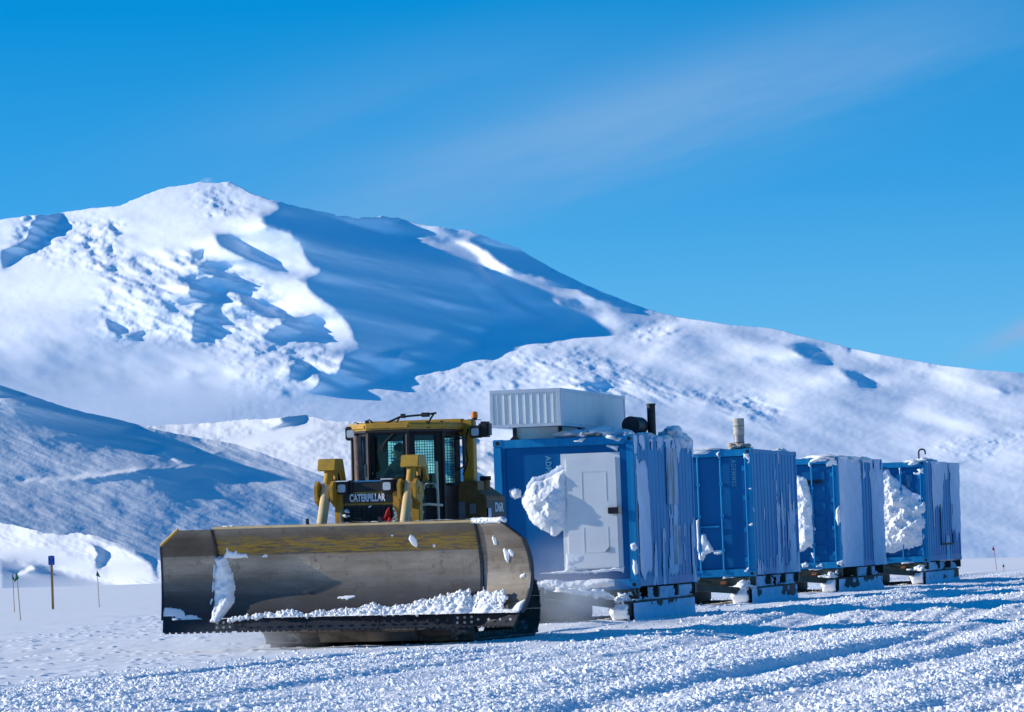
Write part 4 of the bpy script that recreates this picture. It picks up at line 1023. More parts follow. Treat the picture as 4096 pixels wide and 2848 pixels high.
# ------------------------------------------------------------------ bulldozer (local: x to the viewer's right, y backwards, z up; origin under the grille)
DL = Vector((-2.335, 73.5, 0.0)); DRZ = -R(16); DRY = R(.6)
dz = thing('bulldozer', 'yellow tracked bulldozer with wide worn steel snow blade and caged cab', 'bulldozer', DL, DRZ)
dz.rotation_euler = (0, DRY, DRZ)
def dh(u, v, ly): return local_hit(DL, DRZ, u, v, 1, ly, ry=DRY)
ZT = lambda x, y: (1200 + x / 2.608, 1600 + y / 2.608)      # cab close-up coordinates
ZB = lambda x, y: (600 + x / 1.435, 2050 + y / 1.435)       # blade close-up coordinates

# --- tracks
def track(sgn):
    xi, xo = (.80, 1.70) if sgn > 0 else (-1.70, -.80)
    circ = [((.20, .50), .44), ((3.20, .50), .44), ((2.15, 1.24), .40)]
    # outer belt path: front idler, rear idler, sprocket (convex hull of the three wheels)
    pts = []
    hull = []
    for (cy, cz), r in circ:
        for a in np.linspace(0, 2 * math.pi, 120, endpoint=False): hull.append((cy + r * math.cos(a), cz + r * math.sin(a)))
    hull = sorted(hull)
    def cross(o, a, b): return (a[0] - o[0]) * (b[1] - o[1]) - (a[1] - o[1]) * (b[0] - o[0])
    lo = []
    for q in hull:
        while len(lo) >= 2 and cross(lo[-2], lo[-1], q) <= 0: lo.pop()
        lo.append(q)
    up = []
    for q in reversed(hull):
        while len(up) >= 2 and cross(up[-2], up[-1], q) <= 0: up.pop()
        up.append(q)
    path = np.array(lo[:-1] + up[:-1]); path = np.concatenate([path, path[:1]])
    seg = np.linalg.norm(np.diff(path, axis=0), axis=1); s = np.concatenate([[0], np.cumsum(seg)]); L = s[-1]; n = int(L / .205)
    belt = MB(); 
    for k in range(n):
        d = (k + .5) * L / n; y = np.interp(d, s, path[:, 0]); z = np.interp(d, s, path[:, 1])
        y2 = np.interp((d + .02) % L, s, path[:, 0]); z2 = np.interp((d + .02) % L, s, path[:, 1])
        ty, tz = y2 - y, z2 - z; ln = math.hypot(ty, tz) + 1e-9; ty, tz = ty / ln, tz / ln
        rot = Matrix(((1, 0, 0), (0, ty, -tz), (0, tz, ty)))
        ny, nz = tz, -ty     # outward
        belt.obox(((xi + xo) / 2, y, z), ((xo - xi) / 2, .098, .014), rot)
        belt.obox(((xi + xo) / 2, y + ny * .035 - ty * .075, z + nz * .035 - tz * .075), ((xo - xi) / 2 - .004, .014, .035), rot)
        belt.obox(((xi + xo) / 2, y - ny * .05, z - nz * .05), (.09, .085, .035), rot)
    fr = MB()
    fr.box(xi + .2, xo - .25, .2, 3.2, .32, .62)
    to = belt.build('track', 'track_steel', dz)
    fr.build('roller_frame', 'dark_yellow', to)
    for (cy, cz), r, nm in ((circ[0][0], .36, 'idler_wheel'), (circ[1][0], .36, 'idler_wheel'), (circ[2][0], .33, 'drive_sprocket')):
        w = MB(); xc = (xi + xo) / 2; w.cyl((xc - .12, cy, cz), (xc + .12, cy, cz), r, n=28); w.cyl((xc - .2, cy, cz), (xc + .2, cy, cz), r * .45, n=20); w.build(nm, 'dark_yellow', to, smooth=True)
    return to
tr1, tr2 = track(-1), track(1)
# snow packed on the front of the tracks and belly
b = MB(); b.box(-.79, .79, .25, 3.3, .16, .95); b.prism([(-.25, .22), (-.1, .06), (3.2, .06), (3.2, .159), (-.1, .5), (-.25, .42)], -.79, .79, 'x'); b.build('belly_guard', 'dirty_floor', dz, bevel=.01)
# push arms and C frame to the blade
for sgn in (-1, 1):
    b = MB(); a0, a1 = Vector((sgn * .70, 1.6, .55)), Vector((sgn * .72, -.92, .45)); d = a1 - a0
    b.obox((a0 + a1) / 2, (.07, d.length / 2, .11), d.to_track_quat('Y', 'Z').to_matrix()); b.build('push_arm', 'dark_yellow', dz, bevel=.01)
# --- hood and grille
hd_ = MB()
hd_.prism([(.0, 2.36), (.12, 2.44), (1.3, 2.50), (1.3, 1.1), (.0, 1.0)], -.52, -.40, 'x'); hd_.prism([(.0, 2.36), (.12, 2.44), (1.3, 2.50), (1.3, 1.1), (.0, 1.0)], .40, .52, 'x')
hd_.box(-.40, .40, .0, .12, 2.195, 2.36) if False else None
hd_.box(-.40, .40, .03, .12, 2.345, 2.372); hd_.box(-.40, .40, .03, .12, 2.165, 2.205)
hood = hd_.build('hood', 'cat_yellow', dz, bevel=.012)
hb = MB(); hb.prism([(.05, 2.372), (.05, 2.50), (.16, 2.525), (1.35, 2.555), (1.35, 2.372)], -.40, .40, 'x'); hb.build('hood_top', 'black_paint', hood, bevel=.012)
hb = MB(); hb.prism([(.25, 2.528), (.6, 2.537), (.6, 2.556), (.3, 2.55)], -.34, .1, 'x'); hb.prism([(.2, 2.528), (.5, 2.535), (.5, 2.552), (.25, 2.545)], .12, .3, 'x')
hs = hb.build('hood_snow', 'snow_clump', hood, bevel=.008)
sp = MB(); sp.box(-.40, .40, .0, .06, 2.205, 2.345); sgn_ = sp.build('name_plate', 'black_paint', dz, bevel=.004)
lettering('lettering', 'CATERPILLAR', 'white_letter', sgn_, (-.005, -.004, 2.275), size=.16, xs=.59, offset=.0065, space=1.0)
tri = MB(); tri.prism([(-.252, 2.218), (-.178, 2.218), (-.215, 2.252)], -.0085, -.004, 'y'); tri.build('triangle_emblem', 'cat_yellow', sgn_)
gr = MB(); gr.box(-.47, .47, .02, .1, 1.0, 2.165); g_o = gr.build('grille', 'black_paint', dz)
gm = MB()
for k in range(22): gm.box(-.43, .43, .012, .0195, 1.25 + k * .041, 1.262 + k * .041)
for k in range(12): gm.box(-.43 + k * .078, -.418 + k * .078, .006, .0118, 1.2, 2.15)
gm.build('grille_mesh', 'cab_inside', g_o)
for nm, q, Hh, sd in (('grille_snow', [(960, 1110), (985, 1130), (1010, 1180), (1020, 1260), (1010, 1295), (930, 1300), (950, 1250), (990, 1200)], .03, 1), ('grille_snow', [(455, 1160), (480, 1135), (505, 1150), (515, 1175), (470, 1180)], .025, 2), ('grille_snow', [(440, 1195), (500, 1190), (520, 1215), (480, 1230), (450, 1220)], .025, 3), ('grille_snow', [(720, 1105), (745, 1100), (735, 1122), (712, 1120)], .02, 4)):
    pl = [(lambda h: (h.x, h.z))(dh(*ZT(*w_), .0)) for w_ in q]
    xs = [w_[0] for w_ in pl]; zs = [w_[1] for w_ in pl]
    patch(nm, g_o, lambda U, V, H: (U, -.002 - H, V), np.arange(min(xs) - .03, max(xs) + .03, .006), np.arange(min(zs) - .03, max(zs) + .03, .006),
          lambda U, V, pl=pl, sd=sd, Hh=Hh: (lambda d: np.where((d > 0) & (fbm(U * 30, V * 30, 3, sd) > -.28), Hh * (.4 + np.clip(d / .03, 0, 1)), -1))(poly_sd(U, V, pl)), 'snow_clump')
rl = MB(); rl.box(-.455, -.425, -.02, .0, 1.75, 2.09); rl.build('side_strip', 'grey_steel', g_o)
# red flag cloth tucked in the grille: a thing of its own
q = [(lambda h: (h.x, -.03, h.z))(dh(*ZT(*w_), -.03)) for w_ in [(797, 1310), (860, 1205), (930, 1100), (940, 1180), (947, 1262), (870, 1310)]]
fl_root = thing('red_flag', 'crumpled red flag cloth tucked against the bulldozer grille', 'flag', DL, DRZ); fl_root.rotation_euler = (0, DRY, DRZ)
nu = 14; Vq = []
p0, p1, p2, p3 = [Vector(w_) for w_ in (q[0], q[2], q[4], q[5])]
for i in range(nu + 1):
    for j in range(nu + 1):
        s_, t_ = i / nu, j / nu
        P_ = (p0.lerp(p1, s_)).lerp(p3.lerp(p2, s_), t_); P_.y += .02 * math.sin(t_ * 9 + s_ * 3) + .012 * math.sin(s_ * 14); Vq.append(P_)
i_ = np.arange((nu + 1) ** 2).reshape(nu + 1, nu + 1); Fq = np.stack([i_[:-1, :-1], i_[:-1, 1:], i_[1:, 1:], i_[1:, :-1]], -1).reshape(-1, 4)
mesh_from('cloth', Vq, Fq, 'red_cloth', fl_root)

# --- hood lamps
def box_lamp(x, y, z, w, h, d, name='headlight', parent=dz, lens_r=.062, yaw=0):
    lb = MB(); rot = Matrix.Rotation(yaw, 3, 'Z'); lb.obox((x, y + d / 2, z), (w / 2, d / 2, h / 2), rot); o = lb.build(name, 'black_paint', parent, bevel=.018)
    ln = MB(); n = 24; pts = []
    for k in range(n):
        a = 2 * math.pi * k / n; c_, s_ = math.cos(a), math.sin(a); e = .45
        pts.append((x + lens_r * 1.05 * abs(c_) ** e * (1 if c_ > 0 else -1), z - .006 + lens_r * abs(s_) ** e * (1 if s_ > 0 else -1)))
    ln.prism(pts, y - .012, y - .001, 'y'); ln.build('lens', 'lamp_lens', o, bevel=.004)
    hs_ = MB(); hs_.box(x - w / 2 + .005, x + w / 2 - .005, y - .03, y + d * .8, z + h / 2 - .002, z + h / 2 + .012); return o, hs_
for (x, z) in ((-.40, 2.44), (.335, 2.455)):
    o, hs_ = box_lamp(x, -.06, z, .20, .20, .16); hs_.build('snow_cap', 'snow_clump', o, bevel=.004)
    bk = MB(); bk.box(x + .09, x + .15, .02, .10, z - .1, z + .12); bk.build('lamp_bracket', 'black_paint', o)
st = MB(); st.box(-.33, -.25, .045, .049, 2.40, 2.43); st.build('sticker', 'white_letter', hood)

# --- lift cylinders with guard boxes and yokes
for sgn, top_, bot_, cap in ((-1, (300, 740), (222, 1330), [(250, 615), (445, 608), (445, 735), (250, 740)]), (1, (1165, 700), (1088, 1315), [(1010, 575), (1205, 568), (1205, 695), (1010, 700)])):
    T_ = dh(*ZT(*top_), .10); B_ = dh(*ZT(*bot_), -.40)
    ax = (B_ - T_)
    c1 = MB(); c1.cyl(T_ - ax * .06, T_ + ax * .42, .066, n=20); lo = c1.build('lift_cylinder', 'cat_yellow', dz, smooth=True)
    c1 = MB(); c1.cyl(T_ + ax * .30, T_ + ax * 1.55, .079, n=20); c1.cyl(T_ + ax * .28, T_ + ax * .31, .084, n=20); c1.build('barrel', 'dusty_yellow', lo, smooth=True)
    cc = (T_ - ax * .10); cx = cc.x - .005; cb = MB()
    w_ = .145; z0, z1 = cc.z - .12, cc.z + .10
    cb.prism([(cc.y - .17, z0 + .03), (cc.y - .11, z1), (cc.y + .26, z1 + .0), (cc.y + .42, z0 - .16), (cc.y + .33, z0 - .19), (cc.y + .16, z0 + .03)], cx - w_, cx + w_, 'x')
    cb.build('guard_box', 'cat_yellow', lo, bevel=.012)
    mid = T_ + ax * .40
    for s2 in (-1, 1):
        yk = MB(); xx = mid.x + s2 * .125
        yk.prism([(mid.y - .10, mid.z - .13), (mid.y - .12, mid.z + .10), (mid.y - .02, mid.z + .19), (mid.y + .2, mid.z + .12), (mid.y + .3, mid.z - .10), (mid.y + .1, mid.z - .22)], xx - .032, xx + .032, 'x'); yk.cyl((xx - .05, mid.y + .02, mid.z), (xx + .05, mid.y + .02, mid.z), .06, n=14)
        yk.build('yoke_plate', 'cat_yellow', lo, bevel=.01)
    sup = MB(); sx0, sx1 = (mid.x + .10, mid.x + .19) if sgn < 0 else (mid.x - .02, mid.x + .13)
    sup.box(sx0, sx1, mid.y + .12, mid.y + .3, 1.0, mid.z - .05); sup.build('yoke_post', 'cat_yellow', dz, bevel=.012)
    h_ = MB()
    for j in range(2): h_.tube([(cx + .06 + .05 * j, cc.y + .08, z0), (cx + .07 + .06 * j, cc.y + .10, z0 - .12), (cx + .04 + .05 * j - sgn * .06, cc.y + .2, z0 - .26), (cx - sgn * .12, cc.y + .38, z0 - .38)], .02)
    h_.build('hose', 'black_rubber', lo, smooth=True)
    h_ = MB(); h_.cyl((cx + .085, cc.y + .05, z0 + .01), (cx + .085, cc.y + .05, z0 - .1), .035, n=12); h_.build('hose_fitting', 'cat_yellow', lo)

# --- exhaust stack
e0 = dh(*ZT(628, 880), .85); e1 = dh(*ZT(600, 372), .85)
ex = MB(); ex.cyl(e0 - Vector((0, 0, .1)), e1, .068, n=20); ex.cyl(e0, e0 + (e1 - e0) * .4, .078, n=20); ex.cyl(e1 - (e1 - e0) * .02, e1, .073, n=20); exo = ex.build('exhaust_stack', 'rust_brown', dz, smooth=True)
ex = MB(); ex.box(e0.x + .07, e0.x + .10, e0.y - .02, e0.y + .02, e0.z + .3, e0.z + .75); ex.build('clamp', 'black_paint', exo)

# --- cab: plan outline with angled front corners
plan = [(-.32, 1.12), (.32, 1.12), (.75, 1.62), (.75, 2.55), (-.75, 2.55), (-.75, 1.62)]
ZS, ZR = 2.42, 3.36
cabo = MB()
def wall(mb, p, q, z0, z1, openings, th=.06):
    """wall panel between plan points with rectangular openings [(s0,s1,z0,z1)] in metres along it"""
    p, q = Vector((*p, 0)), Vector((*q, 0)); L = (q - p).length; d = (q - p) / L; nrm = Vector((-d.y, d.x, 0))
    def slab(s0, s1, a, b_):
        if s1 - s0 < 1e-4 or b_ - a < 1e-4: return
        v = []
        for z in (a, b_):
            for t_ in (0, th):
                for s_ in (s0, s1): v.append(p + d * s_ + nrm * t_ + Vector((0, 0, z)))
        mb.raw(v, [(0, 2, 3, 1), (4, 5, 7, 6), (0, 1, 5, 4), (2, 6, 7, 3), (0, 4, 6, 2), (1, 3, 7, 5)])
    ss = sorted({0, L} | {o[0] for o in openings} | {o[1] for o in openings}); 
    for s0, s1 in zip(ss[:-1], ss[1:]):
        hit = [o for o in openings if o[0] <= s0 + 1e-6 and o[1] >= s1 - 1e-6]
        if not hit: slab(s0, s1, z0, z1)
        else: slab(s0, s1, z0, hit[0][2]); slab(s0, s1, hit[0][3], z1)
    return p, d, nrm
def pane(parent, p, d, nrm, o, name='window', th=.03):
    s0, s1, z0, z1 = o; a, b_ = p + d * s0 + nrm * th, p + d * s1 + nrm * th
    m = MB(); m.raw([(a.x, a.y, z0), (b_.x, b_.y, z0), (b_.x, b_.y, z1), (a.x, a.y, z1)], [(0, 1, 2, 3)]); return m.build(name, 'tinted_glass', parent)
zc0 = 1.5
faces = []
wmb = MB()
ow = (.075, .565, 2.60, 3.27)
faces.append((wall(wmb, plan[0], plan[1], zc0, ZR, [ow]), ow, 'windscreen'))
body = wmb
od = (.14, .52, 2.42, 3.25)
cab = body.build('cab', 'cab_brown', dz, bevel=.006)
dm = MB(); r_ = wall(dm, plan[1], plan[2], zc0 + .2, ZR - .03, [od]); door = dm.build('door', 'cab_inside', cab, bevel=.006); faces.append((r_, od, 'door_window', door))
dm = MB(); r_ = wall(dm, plan[5], plan[0], zc0 + .2, ZR - .03, [od]); door2 = dm.build('door', 'cab_brown', cab, bevel=.006); faces.append((r_, od, 'door_window', door2))
os_ = (.08, .80, 2.45, 3.25)
sm = MB(); r1 = wall(sm, plan[2], plan[3], zc0, ZR, [os_]); r2 = wall(sm, plan[4], plan[5], zc0, ZR, [os_]); o_r = (.30, 1.20, 2.66, 3.19); r3 = wall(sm, plan[3], plan[4], zc0, ZR, [o_r, (.05, .25, 2.5, 3.22)])
side = sm.build('cab_shell', 'cab_brown', cab, bevel=.005); o_r2 = (.05, .25, 2.5, 3.22); faces += [(r3, o_r2, 'rear_window'), (r1, os_, 'side_window'), (r2, os_, 'side_window'), (r3, o_r, 'rear_window')]
for f in faces: pane(f[3] if len(f) > 3 else cab, *f[0], f[1], f[2])
def guard(r, o, name, off, pitch=.043):
    p, d, nrm = r; s0, s1, z0, z1 = o; g = MB()
    for k in range(int((s1 - s0) / pitch) + 1):
        a = p + d * (s0 + k * pitch) + nrm * off; g.cyl((a.x, a.y, z0), (a.x, a.y, z1), .0052, n=5)
    for k in range(int((z1 - z0) / pitch) + 1):
        a, b_ = p + d * s0 + nrm * off, p + d * s1 + nrm * off; z = z0 + k * pitch; g.cyl((a.x, a.y, z), (b_.x, b_.y, z), .0052, n=5)
    return g.build(name, 'black_paint', cab)
guard(r3, o_r, 'window_guard', -.03); guard(r3, o_r2, 'window_guard', -.03); guard(r1, (.35, .80, 2.45, 3.25), 'window_guard', -.02); guard(r2, (.35, .80, 2.45, 3.25), 'window_guard', -.02)
ft = MB(); ft.prism(plan, 1.45, 1.52, 'z'); ft.prism([(x * .94, 1.12 + (y - 1.12) * .94 + .05) for x, y in plan], ZR - .05, ZR, 'z'); ft.build('cab_floor', 'cab_inside', cab)
ds = MB(); ds.prism([(-.30, 1.2), (.30, 1.2), (.45, 1.5), (-.45, 1.5)], 2.0, 2.55, 'z'); ds.build('dashboard', 'cab_inside', cab, bevel=.02)
se = MB(); se.box(-.32, .22, 1.72, 2.2, 2.1, 2.24); se.prism([(2.12, 2.2), (2.24, 2.2), (2.32, 2.90), (2.22, 2.90)], -.30, .2, 'x'); se.build('seat', 'black_rubber', cab, bevel=.03)
# window rubbers and pillars at the front corners
for (x, y), z0 in ((plan[0], 2.45), (plan[1], 2.45), (plan[2], 1.6), (plan[5], 1.6)):
    pl_ = MB(); pl_.cyl((x, y - .006, z0), (x, y - .006, ZR), .029, n=10); pl_.build('pillar', 'cab_brown', cab, smooth=True)
wr = MB()
for s0, s1, z0, z1 in ((.06, .58, 2.585, 2.60), (.06, .58, 3.27, 3.285), (.06, .075, 2.6, 3.27), (.565, .58, 2.6, 3.27)): wr.box(-.32 + s0, -.32 + s1, 1.105, 1.119, z0, z1)
wr.build('window_seal', 'black_rubber', cab, bevel=.004)
wp = MB()
a_, b_, c_ = dh(*ZT(970, 352), 1.07), dh(*ZT(885, 440), 1.07), dh(*ZT(850, 540), 1.07); wp.tube([a_, b_, c_], .012); c2_ = dh(*ZT(808, 548), 1.07); wp.tube([dh(*ZT(925, 395), 1.07), dh(*ZT(865, 470), 1.07), c2_], .009)
wp.build('wiper', 'black_rubber', cab, smooth=True)
wp = MB(); a_, b_, c_ = dh(*ZT(707, 310), 1.3), dh(*ZT(715, 600), 1.2), dh(*ZT(765, 775), 1.1); wp.tube([a_, b_, c_], .014); wp.build('wiper', 'black_rubber', cab, smooth=True)
mi = MB(); mp_ = dh(*ZT(705, 740), 1.15); mi.box(mp_.x - .03, mp_.x + .03, mp_.y - .01, mp_.y + .02, mp_.z - .1, mp_.z + .1); mi.build('mirror', 'black_paint', cab, bevel=.008)
# door grab rails
gb = MB(); a_, b_, c_ = dh(*ZT(1422, 640), 1.45), dh(*ZT(1445, 1000), 1.45), dh(*ZT(1448, 1285), 1.45); gb.tube([a_, (a_ + c_) / 2 + Vector((.0, 0, 0)), c_], .022, 10); gb.build('grab_rail', 'handle_cream', cab, smooth=True)
pts = [dh(*ZT(x, y), 1.15) for x, y in ((1295, 935), (1292, 900), (1310, 878), (1350, 870), (1395, 872), (1415, 890), (1425, 930))]
gb = MB(); gb.tube(pts, .012); gb.build('grab_rail', 'handle_cream', cab, smooth=True)
# roof
rf = MB(); rp2 = [(-.36, 1.04), (.37, 1.04), (.83, 1.58), (.86, 2.7), (-.86, 2.7), (-.83, 1.58)]
rf.prism(rp2, 3.345, 3.455, 'z'); roof = rf.build('roof', 'cat_yellow', dz, bevel=.03)
rf = MB(); rf.prism([(x * .97, 1.87 + (y - 1.87) * .97) for x, y in rp2], 3.31, 3.344, 'z'); rf.build('roof_lining', 'cab_brown', roof)
rf = MB(); rf.tube([(-.10, 1.35, 3.455), (.10, 1.45, 3.55), (.30, 1.5, 3.565), (.55, 1.55, 3.58), (.66, 1.6, 3.60)], .016); rf.tube([(.62, 1.6, 3.59), (.52, 1.6, 3.455)], .016); rf.tube([(.10, 1.45, 3.55), (.02, 1.5, 3.455)], .014)
rf.box(.12, .18, 1.42, 1.5, 3.53, 3.60); rf.box(.44, .55, 1.5, 1.6, 3.54, 3.61); rf.build('hatch_rail', 'black_paint', roof, smooth=False)
rf = MB(); rf.tube([(-.42, 1.35, 3.45), (-.42, 1.35, 3.50), (-.38, 1.37, 3.52), (-.33, 1.4, 3.47)], .012); rf.box(-.44, -.39, 1.33, 1.38, 3.46, 3.51); rf.build('roof_cable', 'black_rubber', roof)
rf = MB(); rf.box(.56, .62, 1.33, 1.40, 3.36, 3.47); rf.box(.73, .77, 1.55, 1.6, 3.33, 3.47); rf.build('bracket', 'black_paint', roof)
# rollover posts
for sgn in (-1, 1):
    rp3 = MB(); rp3.prism([(sgn * .80, 2.5), (sgn * .80, 2.72), (sgn * .98, 2.72), (sgn * .98, 2.5)], 2.40, 3.50, 'z'); po_ = rp3.build('rollover_post', 'cat_yellow', dz, bevel=.018)
    rp3 = MB(); rp3.box(min(sgn * .74, sgn * 1.06), max(sgn * .74, sgn * 1.06), 2.42, 2.8, 2.36, 2.52); rp3.build('post_foot', 'dark_yellow', po_, bevel=.015)
rp3 = MB(); rp3.box(-.80, .80, 2.5, 2.72, 3.40, 3.52); rp3.prism([(.60, 3.40), (.80, 3.40), (.80, 3.20)], 2.52, 2.70, 'y'); rp3.build('rollover_beam', 'cat_yellow', dz, bevel=.015)
cbm = MB(); cbm.tube([dh(*ZT(x, y), 2.42) for x, y in ((1755, 300), (1735, 370), (1725, 480), (1750, 620), (1735, 690), (1700, 780))], .013); cbm.build('cable', 'black_rubber', dz, smooth=True)
# side guard frame outside the window
gf = MB(); P5 = [dh(*ZT(x, y), 2.1) for x, y in ((1625, 410), (1705, 400), (1715, 690), (1640, 740))]; gf.tube(P5 + [P5[0]], .028); gf.build('window_frame', 'black_paint', cab, smooth=True)
# work lamps and beacon
l1 = dh(*ZT(528, 350), 1.42)
o, hs_ = box_lamp(l1.x, 1.42, l1.z, .19, .22, .18, 'work_lamp', dz, .06)
l2 = dh(*ZT(1825, 310), 2.35)
o, hs_ = box_lamp(l2.x, 2.35, l2.z - .03, .17, .20, .18, 'work_lamp', dz, .06); hm = MB(); hm.box(l2.x + .04, l2.x + .21, 2.40, 2.62, l2.z - .12, l2.z + .13); hm.build('housing', 'black_paint', o, bevel=.03)
am = MB(); am.box(l1.x, l1.x + .25, 1.55, 1.61, 3.33, 3.38); am.tube([(l1.x, 1.52, l1.z + .1), (l1.x + .03, 1.54, l1.z + .18), (l1.x + .12, 1.6, l1.z + .14)], .01); am.build('lamp_arm', 'cat_yellow', dz)
bc_ = dh(*ZT(1820, 185), 2.55)
bm_ = MB(); bm_.cyl((bc_.x, 2.55, bc_.z), (bc_.x, 2.55, bc_.z + .09), .056, .05, 18); bm_.cyl((bc_.x, 2.55, bc_.z + .085), (bc_.x, 2.55, bc_.z + .10), .05, .03, 18); be = bm_.build('beacon', 'orange_lens', dz, smooth=True)
bm_ = MB(); bm_.cyl((bc_.x, 2.55, bc_.z - .03), (bc_.x, 2.55, bc_.z), .045, n=16); bm_.box(bc_.x - .06, bc_.x + .1, 2.5, 2.6, bc_.z - .04, bc_.z - .03); bm_.box(bc_.x - .12, bc_.x - .04, 2.55, 2.62, bc_.z - .16, bc_.z - .02); bm_.build('beacon_base', 'black_paint', be)
# --- rear fenders, fuel tank, decals
for sgn in (-1, 1):
    f = MB(); a_, b_ = (.55, 1.20) if sgn > 0 else (-1.20, -.55)
    top = [(sgn * .55, 2.44), (sgn * .95, 2.44), (sgn * 1.20, 2.27), (sgn * 1.20, 1.74), (sgn * .55, 1.74)]
    f.prism(top, 2.40, 3.5, 'y'); fo = f.build('fuel_tank' if sgn > 0 else 'rear_fender', 'dark_yellow', dz, bevel=.015)
    f = MB(); f.box(min(sgn * .5, sgn * 1.25), max(sgn * .5, sgn * 1.25), 2.38, 3.6, 1.42, 1.735); f.build('fender', 'dark_yellow', fo, bevel=.015)
    if sgn > 0:
        f = MB(); f.box(1.2015, 1.206, 2.43, 3.47, 1.93, 2.21); dc = f.build('decal', 'black_paint', fo)
        f = MB(); f.box(1.2062, 1.209, 2.43, 3.47, 1.93, 1.955); f.build('stripe', 'red_cloth', dc)
        lettering('lettering', 'D6R', 'white_letter', dc, (1.2075, 3.12, 2.09), rx=90, rz=90, size=.20, xs=1.25, offset=.006)
        f = MB(); f.cyl((.98, 3.15, 2.35), (.98, 3.15, 2.53), .075, n=18); f.build('filler_neck', 'dark_yellow', fo, smooth=True)
        f = MB(); f.cyl((.98, 3.15, 2.53), (.98, 3.15, 2.60), .092, n=18); f.build('filler_cap', 'black_rubber', fo, smooth=True)
        f = MB(); f.tube([(.9, 2.7, 2.44)] + [(.9, 2.7 + .025 * math.sin(a), 2.47 + .025 * (1 - math.cos(a)) - .02) for a in np.linspace(0, 6.2, 8)], .01); f.build('lifting_eye', 'black_paint', fo)
        f = MB(); f.box(.70, .86, 2.385, 2.3985, 1.92, 2.20); f.build('inspection_plate', 'decal_grey', fo, bevel=.01)
        f = MB(); f.box(.93, 1.03, 2.385, 2.3985, 2.0, 2.16); f.build('warning_plate', 'decal_grey', fo)
        snow_on = lambda U, V: np.where((fbm(U * 4, V * 6, 4, 91) + .9 * sstep(1.98, 1.70, V) - .30 - 1.2 * sstep(3.0, 3.25, U) * sstep(1.9, 2.0, V)) > 0, .02, -1)
        patch('tank_snow', fo, lambda U, V, H: (1.21 + H + .03 * sstep(1.8, 1.7, V), U, V), np.arange(2.42, 3.5, .02), np.arange(1.62, 2.1, .015), snow_on, 'snow_plaster')
        blobs('step_snow', [(.7, 2.33, 1.76, .16, .08, .045), (.95, 2.33, 1.77, .2, .08, .05), (1.15, 2.36, 1.75, .14, .08, .05)], 'snow_plaster', dz, 44)
# steps and dark structure below the door, body between hood and tanks
f = MB(); f.box(-.74, .74, 1.25, 3.4, .96, 1.45); f.box(-.55, .55, .15, 1.3, .96, 2.3); f.build('chassis', 'black_paint', dz, bevel=.01)
f = MB(); f.prism([(.53, 1.75), (.62, 2.1), (.72, 2.05), (.60, 1.72)], .55, .62, 'y'); f.tube([(.55, .6, 2.14), (.75, .7, 2.16), (.9, 1.0, 2.14)], .022); f.build('step_bracket', 'handle_cream', dz)
f = MB(); f.box(.80, 1.70, .5, 2.2, 1.10, 1.13); f.build('track_step', 'black_paint', dz)

# ------------------------------------------------------------------ blade
BY = -1.18
PZ = [(0.0, -.13), (.17, -.10), (.20, -.03), (.35, .05), (.55, .12), (.80, .155), (1.0, .145), (1.2, .10), (1.4, .03), (1.56, -.05)]
BZ0 = .29
pz = lambda z: np.interp(z, [a for a, _ in PZ], [b_ for _, b_ in PZ])
zz = np.linspace(.19, 1.56, 40)
zs_s = zz; 
def smoothprof(z):
    # gentle facets: the moldboard is rolled plate with weld lines
    return pz(z) * .55 + .45 * (-.13 + .40 * np.sin(np.clip((z - .02) / 1.5, 0, 1) * math.pi) ** .9)
XJ = 2.10; WA = R(24); WL = .82
def S_main(x, z, h=0): return np.stack([x + 0 * z, BY + smoothprof(z) - h + 0 * x, BZ0 + z + 0 * x], -1)
def S_wing(sgn):
    c_, s_ = math.cos(WA), math.sin(WA)
    def f(w, z, h=0):
        off = smoothprof(z) * (1 + (.7 if sgn > 0 else 0) * np.clip(w / WL, 0, 1)) - h
        return np.stack([sgn * (XJ + w * c_ + off * s_ * (.5 if sgn > 0 else .6)), BY - w * s_ + off * (c_ if True else 1) , BZ0 + z + 0 * w], -1)
    return f
def sheet(S, a0, a1, na, zfun, th=.035):
    """plate following the profile, with thickness; zfun(a)-> (zlo, zhi)"""
    a = np.linspace(a0, a1, na); t = np.linspace(0, 1, 36)
    A, T = np.meshgrid(a, t); zl, zh = zfun(A); Z = zl + (zh - zl) * T
    P = S(A, Z); Q = S(A, Z, -th)
    n = A.size; F = grid_faces(*A.shape); G = F[:, ::-1] + n
    i = np.arange(n).reshape(A.shape)
    rim = np.concatenate([i[0], i[1:, -1], i[-1, -2::-1], i[-2:0:-1, 0]]); r2 = np.roll(rim, -1)
    side_ = np.stack([rim, rim + n, r2 + n, r2], -1)
    return np.concatenate([P.reshape(-1, 3), Q.reshape(-1, 3)]), np.concatenate([F, G, side_])
blade_root = None
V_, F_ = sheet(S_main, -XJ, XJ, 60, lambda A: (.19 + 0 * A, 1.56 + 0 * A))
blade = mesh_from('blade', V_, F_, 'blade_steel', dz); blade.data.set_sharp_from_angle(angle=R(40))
def wing_top(A): return .19 + 0 * A, np.where(A > WL - .27, 1.56 - (A - (WL - .27)) * .24 / .27, 1.56)
